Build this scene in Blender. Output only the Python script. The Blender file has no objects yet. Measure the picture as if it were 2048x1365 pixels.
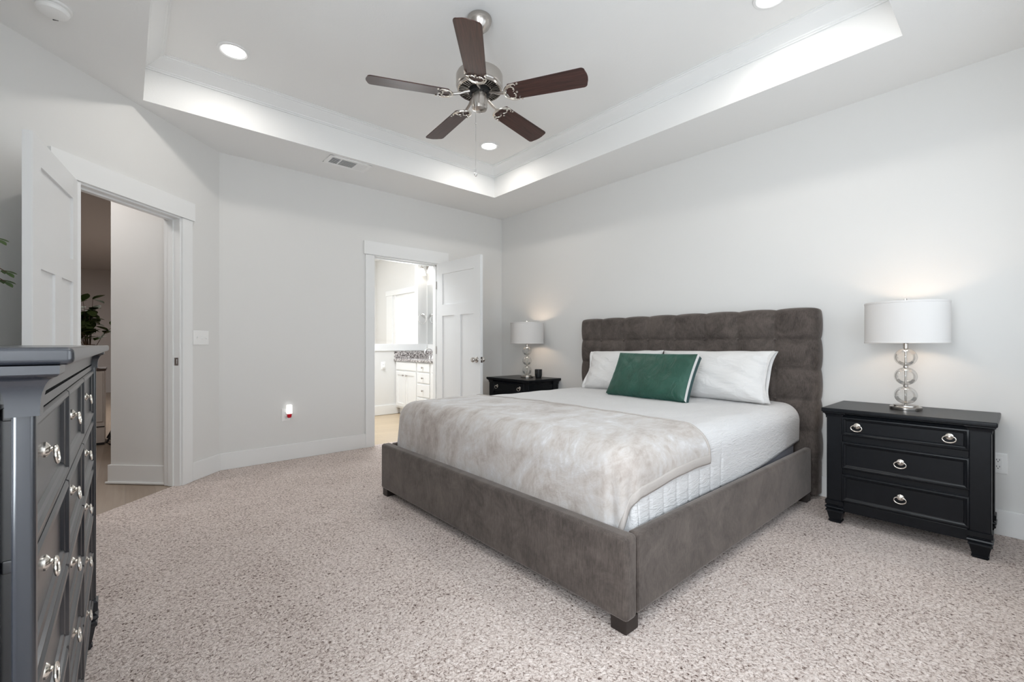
import bpy, bmesh, math, random
from mathutils import Vector, Matrix
random.seed(7)
SC = bpy.context.scene
COL = SC.collection
PI = math.pi
rad = math.radians

# ------------------------------------------------------------------ camera, world, light, exposure
cam = bpy.data.cameras.new('camera')
cam.sensor_width = 36.0
cam.lens = 888.0 / 2048.0 * 36.0
cam.shift_y = 6.5 / 2048.0
cam.clip_start = 0.02
co = bpy.data.objects.new('camera', cam)
co.location = (0, 0, 1.088)
co.rotation_euler = (rad(90), 0, rad(-41.04))
COL.objects.link(co)
SC.camera = co
SC.view_settings.view_transform = 'Standard'
SC.view_settings.look = 'None'
SC.view_settings.gamma = 1.0
SC.view_settings.use_curve_mapping = False
SC.view_settings.exposure = 0.39
try:
    SC.cycles.use_denoising = True
    SC.cycles.max_bounces = 10
    SC.cycles.diffuse_bounces = 7
    SC.cycles.transparent_max_bounces = 12
    SC.cycles.caustics_refractive = False
    SC.cycles.caustics_reflective = False
    SC.cycles.sample_clamp_indirect = 6.0
except Exception:
    pass

world = bpy.data.worlds.new('sky')
SC.world = world
world.use_nodes = True
wn = world.node_tree.nodes
wn['Background'].inputs[0].default_value = (0.80, 0.90, 1.0, 1)
wn['Background'].inputs[1].default_value = 1.0

def area_light(name, loc, rot, sx, sy, power, color, shape='RECTANGLE', spread=None):
    l = bpy.data.lights.new(name, 'AREA')
    l.shape = shape
    l.size = sx
    l.size_y = sy
    l.energy = power
    l.color = color
    if spread:
        l.spread = spread
    o = bpy.data.objects.new(name, l)
    o.location = loc
    o.rotation_euler = rot
    COL.objects.link(o)
    return o

# daylight through unseen windows round the camera and the bathroom window, then indoor lights
area_light('unseen_window_daylight', (1.05, -0.36, 1.45), (rad(90), 0, 0), 1.36, 1.45, 16, (0.88, 0.945, 1.0))
area_light('unseen_window_daylight', (2.65, -0.36, 1.45), (rad(90), 0, 0), 1.36, 1.45, 6, (0.88, 0.945, 1.0))
area_light('unseen_window_daylight', (-0.65, 0.25, 1.45), (0, rad(-90), 0), 1.45, 0.80, 52, (0.88, 0.945, 1.0))  # light of the added left window, brightens the foot of the bed
area_light('bathroom_window_daylight', (3.74, 7.20, 1.45), (0, rad(90), 0), 1.05, 0.85, 28, (0.96, 0.98, 1.0))
area_light('bathroom_ceiling_fill', (2.3, 5.6, 2.70), (0, 0, 0), 0.8, 0.8, 42, (0.90, 0.95, 1.0))  # added fill to brighten the bathroom, no fitting hangs here
area_light('living_room_light', (-1.0, 9.0, 2.70), (0, 0, 0), 1.2, 1.2, 60, (1.0, 0.95, 0.92))

area_light('hall_fill', (-0.75, 4.35, 2.70), (0, 0, 0), 0.5, 0.5, 11, (1.0, 0.96, 0.93))  # added fill to brighten the hall wall, no lamp known here

# ------------------------------------------------------------------ materials
MATS = {}
def newmat(name):
    m = bpy.data.materials.new(name)
    m.use_nodes = True
    nt = m.node_tree
    b = nt.nodes['Principled BSDF']
    MATS[name] = m
    return m, nt, b

def coords(nt, scale=(1, 1, 1)):
    tc = nt.nodes.new('ShaderNodeTexCoord')
    mp = nt.nodes.new('ShaderNodeMapping')
    mp.inputs['Scale'].default_value = scale
    nt.links.new(tc.outputs['Object'], mp.inputs[0])
    return mp.outputs[0]

def noise(nt, vec, scale, detail=4, rough=0.5, dist=0.0):
    n = nt.nodes.new('ShaderNodeTexNoise')
    n.inputs['Scale'].default_value = scale
    n.inputs['Detail'].default_value = detail
    n.inputs['Roughness'].default_value = rough
    n.inputs['Distortion'].default_value = dist
    nt.links.new(vec, n.inputs['Vector'])
    return n.outputs['Fac']

def ramp(nt, fac, stops):
    r = nt.nodes.new('ShaderNodeValToRGB')
    e = r.color_ramp.elements
    while len(e) < len(stops):
        e.new(0.5)
    for k, (p, c) in enumerate(stops):
        e[k].position = p
        e[k].color = (*c, 1)
    nt.links.new(fac, r.inputs[0])
    return r.outputs[0]

def bump(nt, b, fac, strength, dist):
    n = nt.nodes.new('ShaderNodeBump')
    n.inputs['Strength'].default_value = strength
    n.inputs['Distance'].default_value = dist
    nt.links.new(fac, n.inputs['Height'])
    nt.links.new(n.outputs[0], b.inputs['Normal'])
    return n

def mathn(nt, op, a, b):
    n = nt.nodes.new('ShaderNodeMath')
    n.operation = op
    for k, v in enumerate((a, b)):
        if isinstance(v, (int, float)):
            n.inputs[k].default_value = v
        else:
            nt.links.new(v, n.inputs[k])
    return n.outputs[0]

def plain(name, col, rough=0.5, metal=0.0, bump_amt=0.0, bump_scale=200, vary=0.0, vscale=3.0, **kw):
    m, nt, b = newmat(name)
    b.inputs['Base Color'].default_value = (*col, 1)
    b.inputs['Roughness'].default_value = rough
    b.inputs['Metallic'].default_value = metal
    for k, v in kw.items():
        b.inputs[k.replace('_', ' ')].default_value = v
    vec = coords(nt)
    if vary:
        c = ramp(nt, noise(nt, vec, vscale, 5), [(0.3, tuple(x * (1 - vary) for x in col)), (0.7, tuple(min(1, x * (1 + vary)) for x in col))])
        nt.links.new(c, b.inputs['Base Color'])
    if bump_amt:
        bump(nt, b, noise(nt, vec, bump_scale, 3), bump_amt, 0.002)
    return m

plain('wall_paint', (0.72, 0.715, 0.70), 0.75, bump_amt=0.10, bump_scale=160)
plain('ceiling_paint', (0.82, 0.82, 0.81), 0.85, bump_amt=0.25, bump_scale=90)
plain('trim_paint', (0.80, 0.805, 0.80), 0.35)
plain('door_paint', (0.77, 0.775, 0.775), 0.38)
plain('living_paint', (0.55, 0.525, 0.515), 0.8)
plain('white_plastic', (0.85, 0.85, 0.84), 0.3)
plain('dark_slot', (0.02, 0.02, 0.02), 0.6)
plain('vent_dark', (0.10, 0.10, 0.10), 0.7)
plain('nickel', (0.47, 0.44, 0.41), 0.24, 1.0, bump_amt=0.02, bump_scale=300)
plain('chrome', (0.82, 0.82, 0.82), 0.10, 1.0)
plain('pull_silver', (0.80, 0.76, 0.70), 0.2, 1.0)
plain('black_paint', (0.005, 0.006, 0.008), 0.34, Specular_IOR_Level=0.22, bump_amt=0.06, bump_scale=120, vary=0.15, vscale=40)
plain('dresser_paint', (0.015, 0.0165, 0.021), 0.22, Specular_IOR_Level=0.8, bump_amt=0.012, bump_scale=150)
plain('black_rubber', (0.015, 0.015, 0.015), 0.6)
plain('candle_glass', (0.02, 0.021, 0.022), 0.25)
plain('leg_wood', (0.018, 0.012, 0.010), 0.45, vary=0.3, vscale=20)
plain('mattress_fabric', (0.22, 0.22, 0.25), 0.9, bump_amt=0.2, bump_scale=300)
m, nt, b = newmat('pillow_cotton')
b.inputs['Base Color'].default_value = (0.70, 0.69, 0.68, 1)
b.inputs['Roughness'].default_value = 0.85
vec = coords(nt)
bump(nt, b, mathn(nt, 'ADD', noise(nt, coords(nt, (5, 12, 5)), 1.3, 4, 0.5, 1.0), mathn(nt, 'MULTIPLY', noise(nt, vec, 60, 3), 0.05)), 0.5, 0.03)
plain('pillow_dark_back', (0.010, 0.050, 0.052), 0.5)
plain('red_oil', (0.55, 0.015, 0.03), 0.15)
plain('vanity_paint', (0.80, 0.80, 0.79), 0.4)
plain('leaf_green', (0.17, 0.25, 0.10), 0.5, vary=0.35, vscale=8)
plain('leaf_dark', (0.055, 0.095, 0.02), 0.75, vary=0.4, vscale=10)
plain('twig_brown', (0.10, 0.06, 0.035), 0.7)
plain('pot_grey', (0.25, 0.24, 0.23), 0.6)
plain('vase_brown', (0.16, 0.10, 0.07), 0.3)
plain('cable_brown', (0.12, 0.075, 0.05), 0.5)
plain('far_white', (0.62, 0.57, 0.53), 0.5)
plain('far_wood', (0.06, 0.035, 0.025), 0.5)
plain('seam_line', (0.70, 0.70, 0.70), 0.9)

# velvet upholstery of the bed
m, nt, b = newmat('bed_velvet')
vec = coords(nt)
n1 = noise(nt, vec, 7, 8, 0.72, 0.6)
vec2 = coords(nt, (60, 60, 6))
n2 = noise(nt, vec2, 5, 4, 0.6)
mx = mathn(nt, 'ADD', mathn(nt, 'MULTIPLY', n1, 0.62), mathn(nt, 'MULTIPLY', n2, 0.38))
nt.links.new(ramp(nt, mx, [(0.38, (0.036, 0.027, 0.023)), (0.63, (0.118, 0.096, 0.084))]), b.inputs['Base Color'])
b.inputs['Roughness'].default_value = 0.85
b.inputs['Sheen Weight'].default_value = 0.45
b.inputs['Sheen Roughness'].default_value = 0.4
b.inputs['Sheen Tint'].default_value = (0.75, 0.69, 0.65, 1)
bump(nt, b, noise(nt, vec, 260, 3), 0.25, 0.0015)

# carpet
m, nt, b = newmat('carpet_pile')
vec = coords(nt)
n1 = noise(nt, vec, 95, 3, 0.65, 0.8)
n2 = noise(nt, vec, 3.2, 4, 0.55)
n3 = noise(nt, vec, 30, 3, 0.6)
mx = mathn(nt, 'ADD', mathn(nt, 'MULTIPLY', n1, 0.80), mathn(nt, 'MULTIPLY', n3, 0.12))
mx = mathn(nt, 'ADD', mx, mathn(nt, 'MULTIPLY', n2, 0.10))
nt.links.new(ramp(nt, mx, [(0.36, (0.11, 0.073, 0.062)), (0.44, (0.50, 0.415, 0.375)), (0.53, (0.74, 0.645, 0.60)), (0.68, (0.90, 0.82, 0.78))]), b.inputs['Base Color'])
b.inputs['Roughness'].default_value = 1.0
b.inputs['Specular IOR Level'].default_value = 0.05
bump(nt, b, mathn(nt, 'ADD', n1, mathn(nt, 'MULTIPLY', n3, 0.5)), 0.9, 0.012)

# plank floors
def planks(name, c1, c2, c3, ang):
    m, nt, b = newmat(name)
    tc = nt.nodes.new('ShaderNodeTexCoord')
    mp = nt.nodes.new('ShaderNodeMapping')
    mp.inputs['Rotation'].default_value = (0, 0, ang)
    nt.links.new(tc.outputs['Object'], mp.inputs[0])
    br = nt.nodes.new('ShaderNodeTexBrick')
    br.offset = 0.37
    br.inputs['Color1'].default_value = (*c1, 1)
    br.inputs['Color2'].default_value = (*c2, 1)
    br.inputs['Mortar'].default_value = (*[x * 0.5 for x in c1], 1)
    br.inputs['Scale'].default_value = 1.0
    br.inputs['Mortar Size'].default_value = 0.0015
    br.inputs['Brick Width'].default_value = 1.2
    br.inputs['Row Height'].default_value = 0.17
    nt.links.new(mp.outputs[0], br.inputs['Vector'])
    mp2 = nt.nodes.new('ShaderNodeMapping')
    mp2.inputs['Scale'].default_value = (1.2, 22, 1)
    nt.links.new(mp.outputs[0], mp2.inputs[0])
    g = noise(nt, mp2.outputs[0], 2.2, 6, 0.6, 0.6)
    mix = nt.nodes.new('ShaderNodeMix')
    mix.data_type = 'RGBA'
    mix.blend_type = 'MIX'
    nt.links.new(mathn(nt, 'MULTIPLY', g, 0.75), mix.inputs[0])
    nt.links.new(br.outputs['Color'], mix.inputs[6])
    mix.inputs[7].default_value = (*c3, 1)
    nt.links.new(mix.outputs[2], b.inputs['Base Color'])
    b.inputs['Roughness'].default_value = 0.4
planks('bath_planks', (0.46, 0.35, 0.23), (0.37, 0.27, 0.17), (0.58, 0.48, 0.35), rad(12))
planks('hall_planks', (0.36, 0.29, 0.23), (0.24, 0.18, 0.13), (0.40, 0.33, 0.27), rad(90))

# dark fan blade wood
m, nt, b = newmat('blade_wood')
vec = coords(nt, (1.5, 26, 26))
g = noise(nt, vec, 3, 6, 0.6, 0.8)
nt.links.new(ramp(nt, g, [(0.30, (0.022, 0.010, 0.009)), (0.70, (0.085, 0.036, 0.028))]), b.inputs['Base Color'])
b.inputs['Roughness'].default_value = 0.30

# granite
m, nt, b = newmat('granite')
vec = coords(nt)
n1 = noise(nt, vec, 42, 4, 0.75)
nt.links.new(ramp(nt, n1, [(0.40, (0.06, 0.05, 0.05)), (0.50, (0.34, 0.31, 0.30)), (0.60, (0.75, 0.72, 0.70))]), b.inputs['Base Color'])
b.inputs['Roughness'].default_value = 0.15

# white quilt with fine horizontal wrinkles and stitched channels
m, nt, b = newmat('quilt_cotton')
b.inputs['Base Color'].default_value = (0.68, 0.675, 0.675, 1)
b.inputs['Roughness'].default_value = 0.9
vec = coords(nt, (8, 34, 34))
w1 = noise(nt, vec, 1.6, 4, 0.6, 1.2)
vecb = coords(nt)
w2 = noise(nt, vecb, 150, 2, 0.5)
bump(nt, b, mathn(nt, 'ADD', w1, mathn(nt, 'MULTIPLY', w2, 0.10)), 0.5, 0.014)

# plush throw; sheen of the brushed nap put into the colour as patches
m, nt, b = newmat('plush_throw')
vec = coords(nt, (1, 1, 1))
n1 = noise(nt, vec, 2.6, 6, 0.62, 1.6)
n2 = noise(nt, coords(nt, (6, 14, 6)), 1.8, 6, 0.7, 1.2)
n3 = noise(nt, vec, 11, 6, 0.7, 1.0)
mx = mathn(nt, 'ADD', mathn(nt, 'MULTIPLY', n1, 0.5), mathn(nt, 'ADD', mathn(nt, 'MULTIPLY', n2, 0.25), mathn(nt, 'MULTIPLY', n3, 0.25)))
nt.links.new(ramp(nt, mx, [(0.36, (0.31, 0.265, 0.235)), (0.45, (0.42, 0.375, 0.345)), (0.50, (0.48, 0.445, 0.42)), (0.56, (0.52, 0.50, 0.49)), (0.62, (0.62, 0.61, 0.615))]), b.inputs['Base Color'])
b.inputs['Roughness'].default_value = 0.8
b.inputs['Sheen Weight'].default_value = 0.35
b.inputs['Sheen Roughness'].default_value = 0.35
bump(nt, b, mathn(nt, 'ADD', mathn(nt, 'MULTIPLY', n1, 1.0), mathn(nt, 'MULTIPLY', n3, 0.25)), 0.35, 0.03)
plain('throw_hem', (0.44, 0.405, 0.38), 0.85, bump_amt=0.6, bump_scale=130)

# green velvet cushion
m, nt, b = newmat('green_velvet')
vec = coords(nt)
n1 = noise(nt, vec, 5, 5, 0.6, 0.8)
nt.links.new(ramp(nt, n1, [(0.3, (0.008, 0.050, 0.032)), (0.7, (0.018, 0.085, 0.060))]), b.inputs['Base Color'])
b.inputs['Roughness'].default_value = 0.42
b.inputs['Sheen Weight'].default_value = 0.28
b.inputs['Sheen Tint'].default_value = (0.2, 0.75, 0.65, 1)
b.inputs['Sheen Roughness'].default_value = 0.3
bump(nt, b, noise(nt, coords(nt, (11, 6, 6)), 1.4, 4, 0.5, 0.8), 0.5, 0.025)

def emissive(name, col, strength):
    m, nt, b = newmat(name)
    b.inputs['Base Color'].default_value = (*col, 1)
    b.inputs['Emission Color'].default_value = (*col, 1)
    b.inputs['Emission Strength'].default_value = strength
    return m
emissive('can_lens', (1.0, 0.98, 0.95), 6.0)
emissive('bulb_warm', (1.0, 0.80, 0.60), 8.0)
emissive('frosted_daylight', (0.97, 0.99, 1.0), 1.25)
emissive('lit_glass_shade', (1.0, 0.96, 0.90), 1.6)
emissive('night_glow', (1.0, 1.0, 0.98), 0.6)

def thin_glass(name, tint=(1, 1, 1), refl=0.06):
    m, nt, b = newmat(name)
    out = nt.nodes['Material Output']
    tr = nt.nodes.new('ShaderNodeBsdfTransparent')
    tr.inputs[0].default_value = (*tint, 1)
    gl = nt.nodes.new('ShaderNodeBsdfGlossy')
    gl.inputs['Roughness'].default_value = 0.02
    mixn = nt.nodes.new('ShaderNodeMixShader')
    mixn.inputs[0].default_value = refl
    nt.links.new(tr.outputs[0], mixn.inputs[1])
    nt.links.new(gl.outputs[0], mixn.inputs[2])
    nt.links.new(mixn.outputs[0], out.inputs[0])
    return m
thin_glass('window_glass')

# thin blown glass: clear through the middle, greyer and more reflective where the wall is seen edge on
m, nt, b = newmat('lamp_glass')
out = nt.nodes['Material Output']
lw_ = nt.nodes.new('ShaderNodeLayerWeight')
lw_.inputs[0].default_value = 0.35
tr1 = nt.nodes.new('ShaderNodeBsdfTransparent')
nt.links.new(ramp(nt, lw_.outputs['Facing'], [(0.35, (0.95, 0.95, 0.945)), (0.75, (0.82, 0.82, 0.81)), (0.95, (0.50, 0.50, 0.49))]), tr1.inputs[0])
gl1 = nt.nodes.new('ShaderNodeBsdfGlossy')
gl1.inputs['Roughness'].default_value = 0.01
mx1 = nt.nodes.new('ShaderNodeMixShader')
nt.links.new(mathn(nt, 'MULTIPLY', lw_.outputs['Fresnel'], 0.55), mx1.inputs[0])
nt.links.new(tr1.outputs[0], mx1.inputs[1])
nt.links.new(gl1.outputs[0], mx1.inputs[2])
nt.links.new(mx1.outputs[0], out.inputs[0])

m, nt, b = newmat('mirror_silver')
b.inputs['Base Color'].default_value = (0.92, 0.93, 0.93, 1)
b.inputs['Metallic'].default_value = 1.0
b.inputs['Roughness'].default_value = 0.01

# fabric lampshade that lets the bulb glow through
m, nt, b = newmat('shade_fabric')
out = nt.nodes['Material Output']
b.inputs['Base Color'].default_value = (0.72, 0.705, 0.69, 1)
b.inputs['Roughness'].default_value = 0.8
vec = coords(nt, (1, 1, 0.03))
bump(nt, b, noise(nt, vec, 180, 2), 0.15, 0.001)
tl = nt.nodes.new('ShaderNodeBsdfTranslucent')
tl.inputs[0].default_value = (0.85, 0.74, 0.66, 1)
mixn = nt.nodes.new('ShaderNodeMixShader')
mixn.inputs[0].default_value = 0.075
nt.links.new(b.outputs[0], mixn.inputs[1])
nt.links.new(tl.outputs[0], mixn.inputs[2])
nt.links.new(mixn.outputs[0], out.inputs[0])

# ------------------------------------------------------------------ mesh helpers
class MB:
    def __init__(self):
        self.bm = bmesh.new()
    def _join(self, t):
        me = bpy.data.meshes.new('tmp')
        t.to_mesh(me)
        t.free()
        self.bm.from_mesh(me)
        bpy.data.meshes.remove(me)
        return self
    def box(self, x0, x1, y0, y1, z0, z1, bev=0.0, seg=2, M=None):
        t = bmesh.new()
        vs = [t.verts.new((x, y, z)) for x in (x0, x1) for y in (y0, y1) for z in (z0, z1)]
        for f in ((0, 1, 3, 2), (4, 6, 7, 5), (0, 4, 5, 1), (2, 3, 7, 6), (0, 2, 6, 4), (1, 5, 7, 3)):
            t.faces.new([vs[i] for i in f])
        bmesh.ops.recalc_face_normals(t, faces=t.faces)
        if bev:
            bmesh.ops.bevel(t, geom=list(t.edges), offset=bev, segments=seg, affect='EDGES', profile=0.5)
        if M is not None:
            bmesh.ops.transform(t, matrix=M, verts=t.verts)
        return self._join(t)
    def lathe(self, prof, c=(0, 0, 0), n=32, M=None):
        """prof: (r, z) pairs turned about the z axis."""
        t = bmesh.new()
        rings = []
        for r, z in prof:
            if r < 1e-6:
                rings.append([t.verts.new((0, 0, z))])
            else:
                rings.append([t.verts.new((r * math.cos(2 * PI * k / n), r * math.sin(2 * PI * k / n), z)) for k in range(n)])
        for a, bb in zip(rings, rings[1:]):
            for k in range(n):
                k2 = (k + 1) % n
                q = [a[k % len(a)], a[k2 % len(a)], bb[k2 % len(bb)], bb[k % len(bb)]]
                u = []
                for v in q:
                    if v not in u:
                        u.append(v)
                if len(u) > 2:
                    try:
                        t.faces.new(u)
                    except ValueError:
                        pass
        bmesh.ops.recalc_face_normals(t, faces=t.faces)
        mm = Matrix.Translation(c)
        if M is not None:
            mm = mm @ M
        bmesh.ops.transform(t, matrix=mm, verts=t.verts)
        return self._join(t)
    def tube(self, pts, r, n=8, closed=False):
        """swept tube; r a number or a list."""
        t = bmesh.new()
        P = [Vector(p) for p in pts]
        N = len(P)
        rs = r if isinstance(r, (list, tuple)) else [r] * N
        rings = []
        up = None
        for i in range(N):
            if closed:
                d = P[(i + 1) % N] - P[i - 1]
            else:
                d = P[min(i + 1, N - 1)] - P[max(i - 1, 0)]
            d.normalize()
            if up is None:
                up = Vector((0, 0, 1)) if abs(d.z) < 0.9 else Vector((1, 0, 0))
            a = d.cross(up)
            if a.length < 1e-5:
                a = d.cross(Vector((0.3, 1, 0.2)))
            a.normalize()
            bb = a.cross(d).normalized()
            up = bb
            rings.append([t.verts.new(P[i] + (a * math.cos(2 * PI * k / n) + bb * math.sin(2 * PI * k / n)) * rs[i]) for k in range(n)])
        m = N if closed else N - 1
        for i in range(m):
            A, B = rings[i], rings[(i + 1) % N]
            for k in range(n):
                t.faces.new((A[k], A[(k + 1) % n], B[(k + 1) % n], B[k]))
        if not closed:
            t.faces.new(rings[0][::-1])
            t.faces.new(rings[-1])
        bmesh.ops.recalc_face_normals(t, faces=t.faces)
        return self._join(t)
    def prism(self, poly, h0, h1, M=None, bev=0.0):
        """poly: (x, y) outline extruded from z=h0 to z=h1."""
        t = bmesh.new()
        lo = [t.verts.new((x, y, h0)) for x, y in poly]
        hi = [t.verts.new((x, y, h1)) for x, y in poly]
        n = len(poly)
        t.faces.new(lo[::-1])
        t.faces.new(hi)
        for k in range(n):
            t.faces.new((lo[k], lo[(k + 1) % n], hi[(k + 1) % n], hi[k]))
        bmesh.ops.recalc_face_normals(t, faces=t.faces)
        if bev:
            bmesh.ops.bevel(t, geom=list(t.edges), offset=bev, segments=2, affect='EDGES')
        if M is not None:
            bmesh.ops.transform(t, matrix=M, verts=t.verts)
        return self._join(t)
    def loops(self, w, h, steps, M):
        """a rectangular moulded panel in its own xy plane (x across, y up, z out): steps of (inset, height)."""
        t = bmesh.new()
        rings = []
        for ins, z in steps:
            a, c = w / 2 - ins, h / 2 - ins
            rings.append([t.verts.new(p) for p in ((-a, -c, z), (a, -c, z), (a, c, z), (-a, c, z))])
        for A, B in zip(rings, rings[1:]):
            for k in range(4):
                t.faces.new((A[k], A[(k + 1) % 4], B[(k + 1) % 4], B[k]))
        t.faces.new(rings[0][::-1])
        t.faces.new(rings[-1])
        bmesh.ops.recalc_face_normals(t, faces=t.faces)
        bmesh.ops.transform(t, matrix=M, verts=t.verts)
        return self._join(t)
    def grid(self, nu, nv, f, closed_u=False):
        t = bmesh.new()
        V = [[t.verts.new(f(i / (nu if closed_u else nu - 1), j / (nv - 1))) for j in range(nv)] for i in range(nu)]
        for i in range(nu if closed_u else nu - 1):
            for j in range(nv - 1):
                i2 = (i + 1) % nu
                t.faces.new((V[i][j], V[i2][j], V[i2][j + 1], V[i][j + 1]))
        return self._join(t)

def ob(name, mb, mat, parent=None, loc=None, angle=35, flip=False):
    me = bpy.data.meshes.new(name)
    bm = mb.bm
    bm.normal_update()
    bm.to_mesh(me)
    bm.free()
    me.materials.append(MATS[mat] if isinstance(mat, str) else mat)
    for p in me.polygons:
        p.use_smooth = True
    try:
        me.set_sharp_from_angle(angle=rad(angle))
    except Exception:
        pass
    o = bpy.data.objects.new(name, me)
    if angle <= 60:
        wm = o.modifiers.new('weighted', 'WEIGHTED_NORMAL')
        wm.keep_sharp = True
        wm.weight = 80
    if loc:
        o.location = loc
    COL.objects.link(o)
    if parent:
        o.parent = parent
    return o

def tag(o, label, cat, group=None, kind=None):
    if label:
        o['label'] = label
    if cat:
        o['category'] = cat
    if group:
        o['group'] = group
    if kind:
        o['kind'] = kind
    return o

def thing(name, label, cat, loc=(0, 0, 0), rz=0.0, group=None):
    o = bpy.data.objects.new(name, None)
    o.empty_display_size = 0.1
    o.location = loc
    o.rotation_euler = (0, 0, rz)
    COL.objects.link(o)
    return tag(o, label, cat, group)

def struct(name, mb, mat, label, cat, angle=35):
    return tag(ob(name, mb, mat, angle=angle), label, cat, kind='structure')

def copy_tree(o, parent=None):
    c = o.copy()
    COL.objects.link(c)
    if parent:
        c.parent = parent
        c.matrix_parent_inverse = o.matrix_parent_inverse.copy()
    for ch in [x for x in o.children]:
        copy_tree(ch, c)
    return c

# a frame for things on the diagonal wall: x runs along the wall (from the left end to the right), y points into the room, z up
S2 = math.sqrt(0.5)
DIAG0 = Vector((-0.54, 3.391, 0))
def diagM(off=0.0):
    return Matrix(((S2, S2, 0, DIAG0.x), (S2, -S2, 0, DIAG0.y), (0, 0, 1, 0), (0, 0, 0, 1))) @ Matrix.Translation((0, off, 0))
DL = 1.625                       # length of the diagonal wall
def don(x, y): return (x + 0.54) / S2   # along-wall distance of a world point on it

# ------------------------------------------------------------------ room shell
XB, YA, XL, YF, ZC, ZT = 3.77, 4.54, -0.54, -0.25, 2.743, 3.05
TX0, TX1, TY0, TY1 = 0.09, 3.14, 0.42, 3.91

mb = MB()
carpet = [(XL, YF), (XB, YF), (XB, YA), (2.0, YA), (0.609, YA), (-0.54, 3.391)]
mb.prism(carpet[:3] + [(2.80, YA), (2.80, YA + 0.05), (2.0, YA + 0.05)] + carpet[3:4] + [(0.609, YA), (0.31, 4.241), (0.275, 4.276), (-0.245, 3.756), (-0.21, 3.721), (-0.54, 3.391)], -0.05, 0.0)
struct('floor', mb, 'carpet_pile', 'beige and brown flecked wall to wall carpet of the bedroom', 'floor')
mb = MB(); mb.box(1.2, 3.77, YA + 0.05, 8.6, -0.05, -0.004)
struct('floor_bathroom', mb, 'bath_planks', 'light wood plank floor seen through the bathroom doorway', 'floor')
mb = MB(); mb.prism([(0.275, 4.276), (0.9, 4.9), (0.9, 14.0), (-4.5, 14.0), (-4.5, 3.4), (-0.58, 3.42), (-0.245, 3.756)], -0.05, -0.004)
struct('floor_hall', mb, 'hall_planks', 'grey brown wood plank floor beyond the entry door', 'floor')

T = 0.12
mb = MB(); mb.box(XB, XB + T, YF - T, YA + T, 0, 3.2)
struct('wall_right', mb, 'wall_paint', 'pale grey wall behind the headboard', 'wall')
# back wall with the bathroom doorway
mb = MB()
mb.box(0.55, 2.0, YA, YA + T, 0, 3.2); mb.box(2.80, XB, YA, YA + T, 0, 3.2); mb.box(2.0, 2.80, YA, YA + T, 2.035, 3.2)
struct('wall_back', mb, 'wall_paint', 'pale grey wall with the bathroom doorway', 'wall')
# diagonal wall with the entry doorway
D0, D1 = don(-0.21, 0), don(0.315, 0)        # opening
mb = MB()
M = diagM()
mb.box(0, D0, -T, 0, 0, 3.2, M=M); mb.box(D1, DL + 0.03, -T, 0, 0, 3.2, M=M); mb.box(D0, D1, -T, 0, 2.07, 3.2, M=M)
struct('wall_corner', mb, 'wall_paint', 'pale grey angled wall with the entry doorway', 'wall')
mb = MB(); mb.box(XL - T, XL, YF - T, -0.17, 0, 3.2); mb.box(XL - T, XL, 0.67, 3.391, 0, 3.2); mb.box(XL - T, XL, -0.17, 0.67, 0, 0.70); mb.box(XL - T, XL, -0.17, 0.67, 2.20, 3.2)
struct('wall_left', mb, 'wall_paint', 'pale grey wall behind the black dresser', 'wall')
# front wall with a wide window, behind the camera
WZ0, WZ1 = 0.70, 2.20
WINS = ((0.35, 1.75), (1.95, 3.35))
mb = MB()
for a, c in ((XL, 0.35), (1.75, 1.95), (3.35, XB)):
    mb.box(a, c, YF - T, YF, 0, 3.2)
for a, c in WINS:
    mb.box(a, c, YF - T, YF, 0, WZ0); mb.box(a, c, YF - T, YF, WZ1, 3.2)
struct('wall_front', mb, 'wall_paint', 'pale grey wall with the two bedroom windows', 'wall')
def window(name, M, w, label):
    """frame centred on the origin of M: x across, y out of the room, z up."""
    mb = MB()
    for x in (-w / 2, w / 2 - 0.05):
        mb.box(x, x + 0.05, 0.03, 0.09, WZ0, WZ1, 0.004, M=M)
    for z in (WZ0, WZ1 - 0.05, (WZ0 + WZ1) / 2 - 0.02):
        mb.box(-w / 2, w / 2, 0.032, 0.088, z, z + 0.05, 0.004, M=M)
    o = struct(name, mb, 'trim_paint', label, 'window')
    mb = MB(); mb.box(-w / 2 + 0.02, w / 2 - 0.02, 0.058, 0.062, WZ0 + 0.02, WZ1 - 0.02, M=M)
    ob('pane', mb, 'window_glass', o)
window('window_1', Matrix.Translation((1.05, YF, 0)) @ Matrix.Rotation(PI, 4, 'Z'), 1.40, 'white framed bedroom window nearer the dresser behind the viewer')
window('window_3', Matrix.Translation((2.65, YF, 0)) @ Matrix.Rotation(PI, 4, 'Z'), 1.40, 'white framed bedroom window nearer the nightstand behind the viewer')
window('window_added', Matrix.Translation((XL, 0.25, 0)) @ Matrix.Rotation(PI / 2, 4, 'Z'), 0.84, 'added unseen white framed bedroom window beside the near end of the dresser')  # unseen window added to light surfaces that face the dresser wall

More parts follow.
